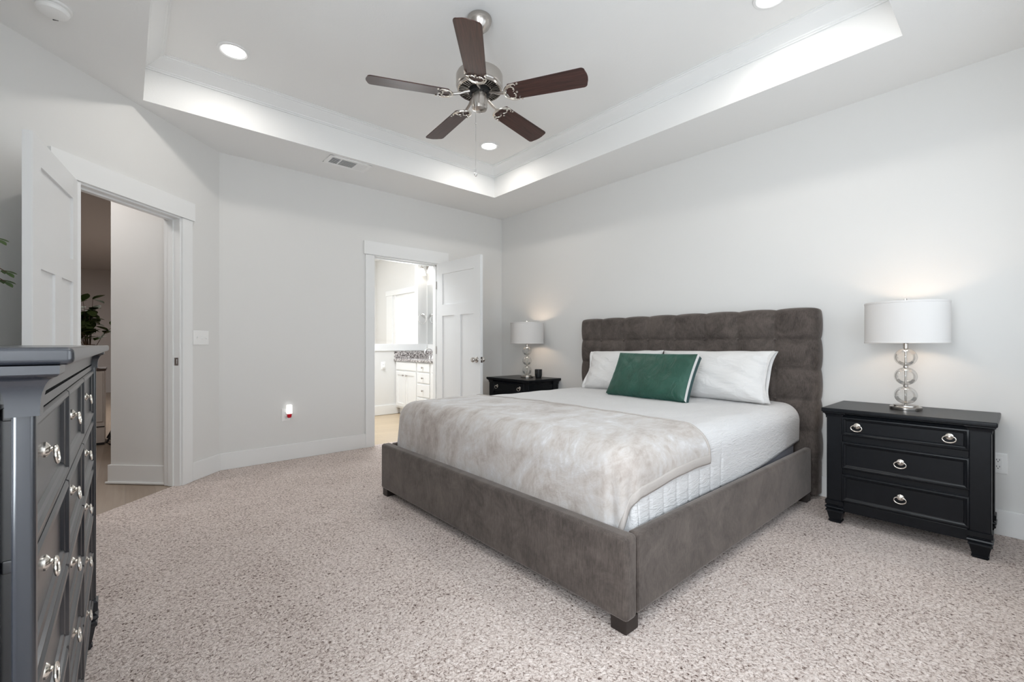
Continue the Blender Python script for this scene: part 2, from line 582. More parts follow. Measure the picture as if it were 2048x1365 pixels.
# tray ceiling
t = MB()
bm = t.bm
def quad(*ps):
    bm.faces.new([bm.verts.new(p) for p in ps])
ox0, ox1, oy0, oy1 = XL - T, XB + T, YF - T, YA + T
quad((ox0, oy0, ZC), (ox1, oy0, ZC), (ox1, TY0, ZC), (ox0, TY0, ZC))
quad((ox0, TY1, ZC), (ox1, TY1, ZC), (ox1, oy1, ZC), (ox0, oy1, ZC))
quad((ox0, TY0, ZC), (TX0, TY0, ZC), (TX0, TY1, ZC), (ox0, TY1, ZC))
quad((TX1, TY0, ZC), (ox1, TY0, ZC), (ox1, TY1, ZC), (TX1, TY1, ZC))
quad((TX0, TY0, ZT), (TX1, TY0, ZT), (TX1, TY1, ZT), (TX0, TY1, ZT))
for (xa, ya, xb, yb) in ((TX0, TY0, TX1, TY0), (TX1, TY0, TX1, TY1), (TX1, TY1, TX0, TY1), (TX0, TY1, TX0, TY0)):
    quad((xa, ya, ZC), (xb, yb, ZC), (xb, yb, ZT), (xa, ya, ZT))
bmesh.ops.remove_doubles(bm, verts=bm.verts, dist=1e-4)
struct('ceiling', t, 'ceiling_paint', 'white tray ceiling of the bedroom', 'ceiling', angle=20)
# crown moulding round the tray: profile (distance in from the tray side, z)
prof = [(0, 2.962), (0.010, 2.962), (0.012, 2.969), (0.020, 2.972), (0.022, 2.980), (0.030, 2.985), (0.055, 3.003), (0.078, 3.022), (0.088, 3.033), (0.098, 3.036), (0.100, 3.042), (0.110, 3.044), (0.110, 3.05)]
mb = MB()
def crown(i, j):
    ins, z = prof[j]
    c = ((TX0 + ins, TY0 + ins), (TX1 - ins, TY0 + ins), (TX1 - ins, TY1 - ins), (TX0 + ins, TY1 - ins))[i % 4]
    return (c[0], c[1], z)
mb.grid(4, len(prof), lambda u, v: crown(round(u * 4), round(v * (len(prof) - 1))), closed_u=True)
bmesh.ops.recalc_face_normals(mb.bm, faces=mb.bm.faces)
struct('trim_1', mb, 'trim_paint', 'white crown moulding round the tray ceiling', 'moulding', angle=20)

# baseboards
BH, BT = 0.145, 0.015
def baseboard(name, pieces, label):
    mb = MB()
    for M, a, c in pieces:
        mb.box(a, c, 0, BT, 0, BH, 0.004, M=M)
    return struct(name, mb, 'trim_paint', label, 'baseboard')
MA = Matrix(((1, 0, 0, 0), (0, -1, 0, YA), (0, 0, 1, 0), (0, 0, 0, 1)))
MBw = Matrix(((0, -1, 0, XB), (1, 0, 0, 0), (0, 0, 1, 0), (0, 0, 0, 1)))
MLw = Matrix(((0, 1, 0, XL), (1, 0, 0, 0), (0, 0, 1, 0), (0, 0, 0, 1)))
baseboard('baseboard_back', [(MA, 0.609, 1.905), (MA, 2.91, XB)], 'white baseboard along the wall with the bathroom doorway')
baseboard('baseboard_right', [(MBw, YF, YA)], 'white baseboard along the wall behind the bed')
baseboard('baseboard_left', [(MLw, YF, 3.391)], 'white baseboard along the wall behind the dresser')
baseboard('baseboard_corner', [(diagM(), 0, D0 - 0.10), (diagM(), D1 + 0.11, DL)], 'white baseboard along the angled wall')

# door casings: (wall frame, opening a..b, head height, jamb depth)
def casing(name, M, a, c, hd, label, ext=0.0):
    mb = MB()
    for s, e in ((a - 0.098, a - 0.006), (c + 0.006, c + 0.104)):
        mb.box(s, e, 0, 0.019, 0, hd + 0.006, 0.002, M=M)
    mb.box(a - 0.115 - ext, c + 0.122, 0, 0.026, hd + 0.008, hd + 0.148, 0.002, M=M)
    # jamb lining and stop
    for s, e in ((a - 0.012, a + 0.006), (c - 0.006, c + 0.012)):
        mb.box(s, e, -T - 0.002, 0.004, 0, hd + 0.004, 0.001, M=M)
    mb.box(a, c, -T - 0.002, 0.004, hd - 0.004, hd + 0.012, 0.001, M=M)
    mb.box(a + 0.004, a + 0.016, -0.085, -0.045, 0, hd, 0.001, M=M)
    mb.box(c - 0.016, c - 0.004, -0.085, -0.045, 0, hd, 0.001, M=M)
    mb.box(a + 0.004, c - 0.004, -0.085, -0.045, hd - 0.016, hd, 0.001, M=M)
    # casing on the far side
    for s, e in ((a - 0.098, a - 0.006), (c + 0.006, c + 0.098)):
        mb.box(s, e, -T - 0.019, -T, 0, hd + 0.006, 0.002, M=M)
    mb.box(a - 0.115, c + 0.115, -T - 0.026, -T, hd + 0.008, hd + 0.148, 0.002, M=M)
    return struct(name, mb, 'trim_paint', label, 'door trim')
casing('trim_2', diagM(), D0, D1, 2.055, 'white casing and jamb of the entry doorway', 0.06)
casing('trim_3', MA, 2.0, 2.80, 2.03, 'white casing and jamb of the bathroom doorway')
# strike plate on the entry jamb
mb = MB()
mb.box(D1 - 0.0075, D1 - 0.005, -0.040, -0.006, 0.925, 0.985, 0.001, M=diagM())
mb.box(D1 - 0.0085, D1 - 0.0065, -0.034, -0.018, 0.938, 0.972, 0, M=diagM())
tag(ob('strike_plate', mb, 'chrome'), 'small metal strike plate on the white entry door jamb', 'strike plate')

# three-panel doors; local x along the leaf from the hinge, y thickness, z up
def door_leaf(name, w, h, loc, rz, label, knob_sides):
    mb = MB()
    th, st = 0.035, 0.112
    z_r1, z_r2, z_b = h - 0.13, 0.0, 0.22
    zm0, zm1 = h - 0.615, h - 0.485
    mb.box(0, st, 0, th, 0.012, h, 0.0015); mb.box(w - st, w, 0, th, 0.012, h, 0.0015)
    mb.box(st - 0.001, w - st + 0.001, 0, th, z_r1, h, 0.0015)
    mb.box(st - 0.001, w - st + 0.001, 0, th, zm0, zm1, 0.0015)
    mb.box(st - 0.001, w - st + 0.001, 0, th, 0.012, z_b, 0.0015)
    mb.box(w / 2 - 0.055, w / 2 + 0.055, 0, th, z_b - 0.001, zm0 + 0.001, 0.0015)
    mb.box(st - 0.01, w - st + 0.01, 0.011, th - 0.011, z_b - 0.01, z_r1 + 0.01)
    o = struct(name, mb, 'door_paint', label, 'door')
    o.location = loc
    o.rotation_euler = (0, 0, rz)
    for s in (-1, 1):
        y0 = th if s > 0 else 0.0
        k = MB()
        M = Matrix.Translation((w - 0.06, y0, 0.925)) @ Matrix.Rotation(-s * PI / 2, 4, 'X')
        k.lathe([(0.0, 0.0), (0.032, 0.0), (0.032, 0.004), (0.028, 0.009), (0.012, 0.012), (0.011, 0.030), (0.018, 0.036), (0.026, 0.046), (0.0275, 0.056), (0.022, 0.065), (0.0, 0.068)], M=M, n=24)
        ob('door_knob', k, 'nickel', o)
    k = MB(); k.box(w - 0.001, w + 0.0015, 0.006, th - 0.006, 0.895, 0.955, 0.0005); k.box(w, w + 0.009, 0.012, th - 0.012, 0.915, 0.935, 0.002)
    ob('latch_plate', k, 'nickel', o)
    for z in (0.25, 1.02, 1.78):
        k = MB(); k.lathe([(0, -0.045), (0.006, -0.045), (0.006, 0.045), (0, 0.045)], (-0.004, th / 2 - 0.02, z), 10)
        ob('hinge', k, 'nickel', o)
    return o
a1 = math.atan2(2.965 - 3.705, -0.32 + 0.215)
door_leaf('door_1', 0.76, 2.062, (-0.212 - 0.035 * 0.99, 3.71 + 0.035 * 0.14, 0.0), a1, 'white three panel entry door standing open beside the dresser', 2)
a2 = math.atan2(3.722 - 4.515, 2.800 - 2.757)
door_leaf('door_2', 0.794, 2.03, (2.757, 4.515, 0.0), a2, 'white three panel bathroom door standing open near the far nightstand', 2)

# ------------------------------------------------------------------ bathroom beyond the doorway
YB = 6.475
mb = MB()
mb.box(XB, XB + T, YA + T, YB + 0.30, 0, 2.8); mb.box(XB, XB + T, 7.656, 8.6, 0, 2.8)
mb.box(XB, XB + T, YB + 0.30, 7.656, 0, 0.9); mb.box(XB, XB + T, YB + 0.30, 7.656, 1.995, 2.8)
struct('wall_bathroom_right', mb, 'wall_paint', 'white bathroom wall with the vanity and frosted window', 'wall')
mb = MB(); mb.box(1.3, XB, YB, YB + 0.11, 0, 0.985); mb.box(3.602, XB, YB, YB + 0.11, 0.985, 2.8)
struct('wall_bathroom_half', mb, 'wall_paint', 'white half wall behind the vanity end with an opening above', 'wall')
mb = MB(); mb.box(1.3, 3.602, YB - 0.012, YB + 0.122, 0.985, 1.094, 0.003)
mb.box(3.602, 3.76, YB - 0.012, YB, 0.985, 1.094, 0.002)
struct('trim_4', mb, 'trim_paint', 'white ledge board along the top of the bathroom half wall', 'ledge')
mb = MB(); mb.box(1.3, XB + T, 8.45, 8.57, 0, 2.8)
struct('wall_bathroom_back', mb, 'wall_paint', 'white wall beyond the bathroom half wall', 'wall')
mb = MB(); mb.box(1.2, 1.3, YA + T, 8.57, 0, 2.8)
struct('wall_bathroom_left', mb, 'wall_paint', 'white wall at the far left of the bathroom', 'wall')
mb = MB(); mb.box(1.2, XB + T, YA + T, 8.57, ZC, ZC + 0.05)
struct('ceiling_bathroom', mb, 'ceiling_paint', 'white bathroom ceiling', 'ceiling')
mb = MB(); mb.box(1.3, 3.24, YB - 0.015, YB, 0, BH, 0.003)
struct('baseboard_bathroom', mb, 'trim_paint', 'white baseboard below the bathroom half wall', 'baseboard')
# frosted window on the right wall beyond the half wall
mb = MB()
mb.box(XB - 0.022, XB, 7.70, 7.95, 0.9, 1.995, 0.003); mb.box(XB - 0.03, XB, YB + 0.16, 7.97, 1.995, 2.09, 0.003)
mb.box(XB - 0.006, XB + 0.06, 7.60, 7.70, 0.9, 1.995, 0.003); mb.box(XB + 0.01, XB + 0.06, YB + 0.30, 7.62, 1.93, 1.995, 0.003)
mb.box(XB - 0.022, XB, YB + 0.16, YB + 0.30, 0.9, 1.995, 0.003)
w2 = struct('window_2', mb, 'trim_paint', 'bright frosted window with white casing beyond the bathroom half wall', 'window')
mb = MB(); mb.box(XB + 0.03, XB + 0.036, YB + 0.30, 7.61, 0.9, 1.94)
ob('pane', mb, 'frosted_daylight', w2)

# vanity: local front faces -x
def Mx(x, y, z):   # panel frame on a face looking to -x: panel x along -y, y up, z toward -x
    return Matrix(((0, 0, -1, x), (-1, 0, 0, y), (0, 1, 0, z), (0, 0, 0, 1)))
VX = 3.195
van = thing('bathroom_vanity', 'white shaker bathroom vanity cabinet under the speckled granite top', 'vanity', (VX, 5.6, 0))
def vp(*a): return a
mb = MB(); mb.box(0.012, 0.56, -0.95, 0.866, 0.10, 0.828, 0.002); mb.box(0.075, 0.55, -0.94, 0.86, 0.0, 0.10)
ob('body', mb, 'vanity_paint', van)
def cab_front(name, y0, y1, z0, z1, shaker, knobs):
    k = MB()
    w, h = y1 - y0, z1 - z0
    if shaker:
        st = [(0, 0), (0, 0.016), (0.002, 0.018), (0.055, 0.018), (0.057, 0.008), (0.06, 0.008)]
    else:
        st = [(0, 0), (0, 0.014), (0.004, 0.018), (0.01, 0.018)]
    k.loops(w, h, st, Mx(0.012, (y0 + y1) / 2, (z0 + z1) / 2))
    o = ob(name, k, 'vanity_paint', van)
    for (ky, kz) in knobs:
        kk = MB()
        kk.lathe([(0, 0), (0.006, 0), (0.005, 0.012), (0.013, 0.018), (0.014, 0.025), (0.008, 0.030), (0, 0.031)], M=Mx(-0.005, ky, kz), n=16)
        ob('knob', kk, 'nickel', o)
off = -5.6
cab_front('drawer_front', 5.80 + off, 6.43 + off, 0.665 + 0.03, 0.815, False, [])
cab_front('door', 6.12 + off, 6.43 + off, 0.13, 0.675, True, [(6.165 + off, 0.615)])
cab_front('door', 5.80 + off, 6.11 + off, 0.13, 0.675, True, [(6.065 + off, 0.615)])
for z0, z1 in ((0.695, 0.815), (0.535, 0.675), (0.335, 0.515), (0.13, 0.315)):
    cab_front('drawer', 5.42 + off, 5.765 + off, z0, z1, False, [(5.59 + off, (z0 + z1) / 2)])
cab_front('drawer_front', 4.78 + off, 5.37 + off, 0.695, 0.815, False, [])
cab_front('door', 5.08 + off, 5.37 + off, 0.13, 0.675, True, [(5.12 + off, 0.615)])
cab_front('door', 4.78 + off, 5.07 + off, 0.13, 0.675, True, [(5.03 + off, 0.615)])
ct = thing('granite_countertop', 'speckled grey granite countertop on the white bathroom vanity', 'countertop', (VX, 5.6, 0.829))
mb = MB(); mb.box(-0.02, 0.568, -0.97, 0.874, 0, 0.034, 0.005)
ob('slab', mb, 'granite', ct)
mb = MB(); mb.box(-0.015, 0.548, 0.854, 0.873, 0.0345, 0.152, 0.003)
ob('side_splash', mb, 'granite', ct)
mb = MB(); mb.box(0.549, 0.568, -0.97, 0.873, 0.0345, 0.152, 0.003)
ob('back_splash', mb, 'granite', ct)
fa = thing('bathroom_faucet', 'chrome gooseneck faucet on the granite bathroom countertop', 'faucet', (3.64, 6.08, 0.8635))
mb = MB(); mb.lathe([(0, 0), (0.028, 0), (0.026, 0.012), (0.016, 0.02), (0.014, 0.05), (0, 0.05)], n=20)
ob('base', mb, 'chrome', fa)
mb = MB(); mb.tube([(0, 0, 0.04)] + [(-0.07 + 0.07 * math.cos(a), 0, 0.09 + 0.065 * math.sin(a)) for a in [k * PI / 12 for k in range(14)]], 0.011, 10)
ob('spout', mb, 'chrome', fa)
for s in (-1, 1):
    mb = MB(); mb.lathe([(0, 0), (0.022, 0), (0.016, 0.03), (0.018, 0.05), (0, 0.055)], (0.01, s * 0.10, 0), 16); mb.box(-0.05, 0.015, s * 0.10 - 0.006, s * 0.10 + 0.006, 0.048, 0.058, 0.003)
    ob('handle', mb, 'chrome', fa)
mb = MB(); mb.box(XB - 0.008, XB - 0.001, 4.75, YB - 0.02, 1.0965, 2.065, 0.003)
tag(ob('wall_mirror', mb, 'mirror_silver'), 'tall frameless mirror on the bathroom wall above the vanity', 'mirror')
vl = thing('vanity_light', 'nickel vanity light with lit white bell glass shades above the mirror', 'wall light', (XB, 6.30, 2.37))
mb = MB(); mb.box(-0.025, -0.001, -0.55, 0.16, -0.05, 0.05, 0.008)
ob('wall_plate', mb, 'nickel', vl)
for y in (0.09, -0.20, -0.45):
    mb = MB()
    mb.tube([(-0.02, y, 0.0), (-0.05, y, 0.03), (-0.09, y, 0.045), (-0.13, y, 0.03), (-0.145, y, 0.0), (-0.145, y, -0.035)], 0.006, 8)
    mb.lathe([(0, 0.0), (0.022, 0.0), (0.026, -0.02), (0, -0.02)], (-0.145, y, -0.03), 16)
    ar = ob('arm', mb, 'nickel', vl)
    mb = MB(); mb.lathe([(0.02, 0), (0.036, -0.02), (0.05, -0.05), (0.058, -0.085), (0.066, -0.11), (0.062, -0.11), (0.052, -0.08), (0.03, -0.02), (0.0, -0.005)], (-0.145, y, -0.05), 24)
    ob('glass_shade', mb, 'lit_glass_shade', ar)
tr = thing('towel_ring', 'chrome towel ring on the wall strip beside the bathroom mirror', 'towel ring', (3.672, YB, 1.575))
mb = MB(); mb.lathe([(0, 0), (0.022, 0), (0.020, 0.008), (0.010, 0.012), (0.009, 0.045), (0.013, 0.05), (0, 0.056)], M=Matrix.Rotation(PI / 2, 4, 'X'), n=18)
ob('post', mb, 'chrome', tr)
mb = MB(); mb.tube([(-0.02 + 0.072 * math.cos(a), -0.048 - 0.004 * math.sin(a), -0.07 + 0.078 * math.sin(a)) for a in [k * 2 * PI / 28 for k in range(28)]], 0.0045, 8, closed=True)
ob('ring', mb, 'chrome', tr)

# ------------------------------------------------------------------ wall plates
def plate_frame(o_loc, M3): pass
def Mwall(x, y, z, nx, ny):
    """panel frame on a wall at (x, y, z) whose room side normal is (nx, ny)."""
    n = Vector((nx, ny, 0)).normalized()
    up = Vector((0, 0, 1))
    a = up.cross(n)
    return Matrix(((a.x, up.x, n.x, x), (a.y, up.y, n.y, y), (a.z, up.z, n.z, z), (0, 0, 0, 1)))
def outlet(loc, n, label, plug_slots=True):
    o = thing('wall_outlet', label, 'outlet', loc)
    M = Mwall(0, 0, 0, *n)
    mb = MB(); mb.loops(0.072, 0.116, [(0, 0.0008), (0, 0.004), (0.004, 0.0065), (0.012, 0.0065)], M)
    ob('cover_plate', mb, 'white_plastic', o)
    mb = MB(); mb.loops(0.034, 0.068, [(0, 0.006), (0, 0.008), (0.002, 0.009), (0.006, 0.009)], M)
    ins = ob('socket', mb, 'white_plastic', o)
    for zz in (-0.019, 0.019):
        for (a, c, e, f) in ((-0.0072, -0.0048, -0.004, 0.005), (0.0048, 0.0072, -0.004, 0.005), (-0.0025, 0.0025, -0.012, -0.008)):
            mb = MB(); mb.box(a, c, zz + e, zz + f, 0.0088, 0.0094, M=M)
            ob('slot', mb, 'dark_slot', ins)
    return o
outlet((1.135, YA, 0.425), (0, -1), 'white wall outlet with a plug-in air freshener on it')
outlet((XB, 0.090, 0.408), (-1, 0), 'white wall outlet behind the nearer nightstand')
outlet((2.998, YB, 0.757), (0, -1), 'white outlet on the bathroom half wall')
af = thing('air_freshener', 'white plug-in air freshener with red oil at the wall outlet', 'air freshener', (1.160, YA - 0.0095, 0.445))
M = Mwall(0, 0, 0, 0, -1)
mb = MB(); mb.box(-0.024, 0.024, -0.012, 0.075, 0.0, 0.028, 0.008, 3, M=M)
ob('warmer_body', mb, 'night_glow', af)
mb = MB(); mb.prism([(-0.020, -0.010), (0.020, -0.010), (0.015, -0.046), (-0.015, -0.046)], 0.002, 0.026, M, 0.003)
ob('oil_bottle', mb, 'red_oil', af)
lw = thing('light_switch', 'white triple light switch plate beside the entry doorway', 'light switch', (0.4615, 4.3925, 1.141))
M = Mwall(0, 0, 0, S2, -S2)
mb = MB(); mb.loops(0.164, 0.116, [(0, 0.0008), (0, 0.004), (0.004, 0.0065), (0.012, 0.0065)], M)
ob('cover_plate', mb, 'white_plastic', lw)
for k, dx in enumerate((-0.046, 0, 0.046)):
    mb = MB(); mb.box(-0.005, 0.005, -0.012, 0.012, 0.0055, 0.0085, 0.001, M=M @ Matrix.Translation((dx, 0, 0)))
    mb.box(-0.0035, 0.0035, -0.004, 0.004, 0.007, 0.019, 0.001, M=M @ Matrix.Translation((dx, 0, 0)) @ Matrix.Rotation(rad(25 if k else -25), 4, 'X'))
    ob('toggle', mb, 'white_plastic', lw)
# small plug-in night light on the bathroom outlet
mb = MB(); mb.box(-0.016, 0.016, -0.030, 0.004, 0.0, 0.03, 0.006, M=Mwall(2.998, YB - 0.0095, 0.757, 0, -1))
tag(ob('night_light', mb, 'white_plastic'), 'small white plug-in night light on the bathroom outlet', 'night light')

# ------------------------------------------------------------------ ceiling fittings
def can(x, y, label):
    o = thing('recessed_light', label, 'ceiling light', (x, y, ZT), 0, 'recessed lights of the tray ceiling')
    mb = MB(); mb.lathe([(0.078, -0.0005), (0.095, -0.0005), (0.094, -0.006), (0.080, -0.009), (0.070, -0.004)], n=40)
    ob('trim_ring', mb, 'trim_paint', o)
    mb = MB(); mb.lathe([(0, -0.004), (0.075, -0.004), (0.075, -0.001), (0, -0.001)], n=40)
    ob('lens', mb, 'can_lens', o)
    l = area_light('recessed_lamp', (0, 0, -0.0125), (0, 0, 0), 0.13, 0.13, 3.5, (1.0, 0.95, 0.89), 'DISK', rad(166))
    l.parent = o
    return o
can(0.545, 3.463, 'lit round recessed ceiling light in the tray corner nearest the entry door')
can(2.71, 3.459, 'lit round recessed ceiling light in the far tray corner below the fan blades')
can(2.745, 0.925, 'lit round recessed ceiling light at the top edge of the photo above the bed side')
can(0.545, 0.925, 'round recessed ceiling light in the tray corner above the viewer')

sd = thing('smoke_detector', 'white round smoke detector on the ceiling above the entry door', 'smoke detector', (-0.268, 3.110, ZC))
mb = MB(); mb.lathe([(0, -0.0005), (0.070, -0.0005), (0.070, -0.010), (0.066, -0.012), (0, -0.012)], n=40)
ob('mounting_base', mb, 'white_plastic', sd)
mb = MB(); mb.lathe([(0, -0.013), (0.060, -0.013), (0.062, -0.024), (0.056, -0.036), (0.042, -0.043), (0, -0.045)], n=40)
cv = ob('cover', mb, 'white_plastic', sd)
mb = MB(); mb.box(-0.011, 0.011, -0.0018, 0.0018, -0.0435, -0.0385, 0, M=Matrix.Translation((0.006, 0.046, 0)) @ Matrix.Rotation(rad(-25), 4, 'Z'))
ob('test_slot', mb, 'dark_slot', cv)

vt = thing('air_vent', 'white ceiling air vent with dark louvres beyond the tray', 'air vent', (1.535, 4.052, ZC))
mb = MB()
mb.box(-0.19, 0.19, -0.10, -0.068, -0.008, -0.0005, 0.002); mb.box(-0.19, 0.19, 0.068, 0.10, -0.008, -0.0005, 0.002)
mb.box(-0.19, -0.155, -0.10, 0.10, -0.0078, -0.0007, 0.002); mb.box(0.155, 0.19, -0.10, 0.10, -0.0078, -0.0007, 0.002)
mb.box(-0.082, -0.072, -0.07, 0.07, -0.0078, -0.0007); mb.box(0.060, 0.072, -0.07, 0.07, -0.0078, -0.0007)
ob('frame', mb, 'white_plastic', vt)
mb = MB(); mb.box(-0.155, 0.155, -0.068, 0.068, -0.0014, -0.0006)
ob('duct', mb, 'vent_dark', vt)
mb = MB()
for k in range(7):
    mb.box(-0.155, -0.082, -0.0012, 0.0012, -0.006, 0.006, M=Matrix.Translation((0, -0.06 + k * 0.02, -0.0066)) @ Matrix.Rotation(rad(118), 4, 'X'))
    mb.box(-0.072, 0.060, -0.0012, 0.0012, -0.006, 0.006, M=Matrix.Translation((0, -0.06 + k * 0.02, -0.0066)) @ Matrix.Rotation(rad(125), 4, 'X'))
for k in range(8):
    mb.box(-0.0012, 0.0012, -0.068, 0.068, -0.007, 0.007, M=Matrix.Translation((0.076 + k * 0.0108, 0, -0.0066)) @ Matrix.Rotation(rad(-62), 4, 'Y'))
ob('louvre', mb, 'white_plastic', vt)

# ------------------------------------------------------------------ ceiling fan
FX, FY = 1.607, 2.144
fan = thing('ceiling_fan', 'brushed nickel five blade ceiling fan with dark wood blades', 'ceiling fan', (FX, FY, ZT))
mb = MB(); mb.lathe([(0, -0.001), (0.072, -0.001), (0.074, -0.010), (0.070, -0.030), (0.056, -0.055), (0.036, -0.075), (0.026, -0.085), (0, -0.085)], n=40)
ob('canopy', mb, 'nickel', fan)
mb = MB(); mb.lathe([(0, -0.07), (0.0125, -0.07), (0.0125, -0.31), (0.03, -0.312), (0.034, -0.335), (0, -0.335)], n=20)
ob('downrod', mb, 'nickel', fan)
mb = MB(); mb.lathe([(0, -0.325), (0.06, -0.326), (0.115, -0.330), (0.134, -0.340), (0.140, -0.352), (0.140, -0.410), (0.134, -0.422), (0.128, -0.426)], n=56)
mot = ob('motor_housing', mb, 'nickel', fan)
mb = MB(); mb.lathe([(0.128, -0.424), (0.075, -0.430), (0.0, -0.430)], n=48)
ob('vent_recess', mb, 'dark_slot', mot)
mb = MB()
for k in range(44):
    M = Matrix.Rotation(2 * PI * k / 44, 4, 'Z')
    mb.box(0.076, 0.131, -0.0026, 0.0026, -0.437, -0.427, 0, M=M)
mb.lathe([(0.124, -0.425), (0.134, -0.425), (0.132, -0.437), (0.124, -0.438)], n=48)
mb.lathe([(0.070, -0.428), (0.079, -0.428), (0.079, -0.439), (0.070, -0.439), (0.070, -0.428)], n=48)
ob('vent_grille', mb, 'nickel', mot)
mb = MB(); mb.lathe([(0, -0.44), (0.062, -0.431), (0.064, -0.455), (0, -0.458)], n=32)
for k in range(10):
    mb.lathe([(0, -0.462), (0.006, -0.461), (0.006, -0.45)], (0.052 * math.cos(k * PI / 5 + .2), 0.052 * math.sin(k * PI / 5 + .2), 0), 8)
ob('flywheel', mb, 'black_rubber', fan)
mb = MB(); mb.lathe([(0, -0.45), (0.046, -0.452), (0.048, -0.46), (0.048, -0.520), (0.046, -0.530), (0.047, -0.536), (0.043, -0.549), (0.026, -0.556), (0.004, -0.5575), (0.004, -0.561), (0, -0.562)], n=40)
ob('switch_housing', mb, 'nickel', fan)
BZ = -0.478
PITCH = 12
def blade_outline():
    pts = []
    r0, r1, w0, w1, c = 0.180, 0.642, 0.060, 0.070, 0.022
    for k in range(9):
        a = PI + (k - 4) / 8 * 1.9
        pts.append((r0 + 0.045 + 0.055 * math.cos(a) * 0.9, w0 * math.sin(a) / math.sin(0.95) * 1.0))
    pts = [(x, -y) for x, y in pts]
    pts = sorted(pts, key=lambda p: p[1])
    out = list(pts[::-1])
    for k in range(5):
        a = -PI / 2 + k * PI / 8
        out.append((r1 - c + c * math.cos(a), -w1 + c + c * math.sin(a)))
    for k in range(1, 4):
        out.append((r1 + 0.010 * math.sin(k * PI / 4), -w1 + c + (2 * w1 - 2 * c) * k / 4))
    for k in range(5):
        a = k * PI / 8
        out.append((r1 - c + c * math.cos(a), w1 - c + c * math.sin(a)))
    return out
bo = blade_outline()
def scroll(cx, cy, r, a0, a1, n, z, shrink=1.0):
    return [(cx + r * (shrink ** (k / (n - 1))) * math.cos(a0 + (a1 - a0) * k / (n - 1)), cy + r * (shrink ** (k / (n - 1))) * math.sin(a0 + (a1 - a0) * k / (n - 1)), z) for k in range(n)]
for k in range(5):
    ang = rad(12 + 72 * k)
    R = Matrix.Rotation(ang, 4, 'Z') @ Matrix.Translation((0, 0, BZ)) @ Matrix.Rotation(rad(-PITCH), 4, 'X')
    mb = MB(); mb.prism(bo, -0.003, 0.003, None, 0.0012)
    bl = ob('blade', mb, 'blade_wood', fan)
    bl.matrix_local = R
    mb = MB()
    zb = -0.007
    mb.tube(scroll(0.224, 0, 0.060, PI - 1.75, PI + 1.75, 22, zb), [0.0035 + 0.0035 * math.sin(PI * i / 21) for i in range(22)], 8)
    for s in (-1, 1):
        mb.tube(scroll(0.207, s * 0.022, 0.024, s * 2.6, s * -1.0, 14, zb, 0.75), 0.0038, 8)
        mb.tube(scroll(0.230, s * 0.047, 0.016, s * 3.4, s * 0.2, 10, zb, 0.7), 0.0035, 8)
        mb.lathe([(0, 0.004), (0.006, 0.002), (0.0065, -0.002), (0, -0.005)], (0.254, s * 0.058, zb), 10)
        mb.lathe([(0, 0.006), (0.006, 0.003), (0.006, -0.003), (0, -0.006)], (0.224, s * 0.026, zb), 10)
    mb.lathe([(0, 0.006), (0.007, 0.003), (0.007, -0.003), (0, -0.006)], (0.238, 0.0, zb), 10)
    ir = ob('blade_iron', mb, 'pull_silver', bl)
    mb = MB()
    mb.tube([(0.175, 0, -0.006), (0.155, 0, 0.000), (0.12, 0, 0.008), (0.09, 0, 0.022), (0.062, 0, 0.030)], [0.008, 0.0085, 0.009, 0.009, 0.010], 8)
    ob('bracket_arm', mb, 'nickel', bl)
mb = MB()
cx, cy = -0.041, -0.020
mb.tube([(cx + 0.012, cy + 0.006, -0.505), (cx, cy, -0.508), (cx - 0.004, cy - 0.002, -0.53), (cx - 0.004, cy - 0.002, -0.925)], 0.0014, 6)
mb.lathe([(0, 0.006), (0.004, 0.004), (0.004, -0.004), (0, -0.006)], (cx - 0.004, cy - 0.002, -0.655), 8)
ch = ob('pull_chain', mb, 'chrome', fan)
mb = MB(); mb.lathe([(0, 0), (0.004, -0.001), (0.006, -0.018), (0.010, -0.034), (0.008, -0.043), (0, -0.047)], (cx - 0.004, cy - 0.002, -0.922), 14)
ob('chain_fob', mb, 'chrome', ch)

# ------------------------------------------------------------------ nightstands (front looks to -x)
def ring_pull(parent, M, s=1.0):
    """round backplate with a hanging oval ring, in a panel frame M (x across, y up, z out)."""
    mb = MB()
    mb.lathe([(0, 0), (0.017 * s, 0), (0.0165 * s, 0.003), (0.012 * s, 0.006), (0.006 * s, 0.008), (0.005 * s, 0.015 * s), (0.008 * s, 0.018 * s), (0.006 * s, 0.022 * s), (0, 0.023 * s)], M=M, n=20)
    hp = ob('handle', mb, 'pull_silver', parent)
    mb = MB()
    pts = [M @ Vector((0.026 * s * math.cos(a), -0.012 * s + 0.018 * s * math.sin(a), (0.018 + 0.004 * (1 - math.sin(a)) * 0.5) * s)) for a in [i * 2 * PI / 28 for i in range(28)]]
    mb.tube(pts, 0.0030 * s, 8, closed=True)
    ob('ring', mb, 'pull_silver', hp)
    return hp

def cove_profile():
    """(outset, z drop) from the underside of the slab down to the post."""
    p = [(0.016, 0.0), (0.016, -0.006)]
    for k in range(7):
        a = k / 6 * PI / 2
        p.append((0.003 + 0.011 * (1 - math.sin(a)), -0.008 - 0.022 * (1 - math.cos(a))))
    p += [(0.003, -0.036), (0.0, -0.036)]
    return p

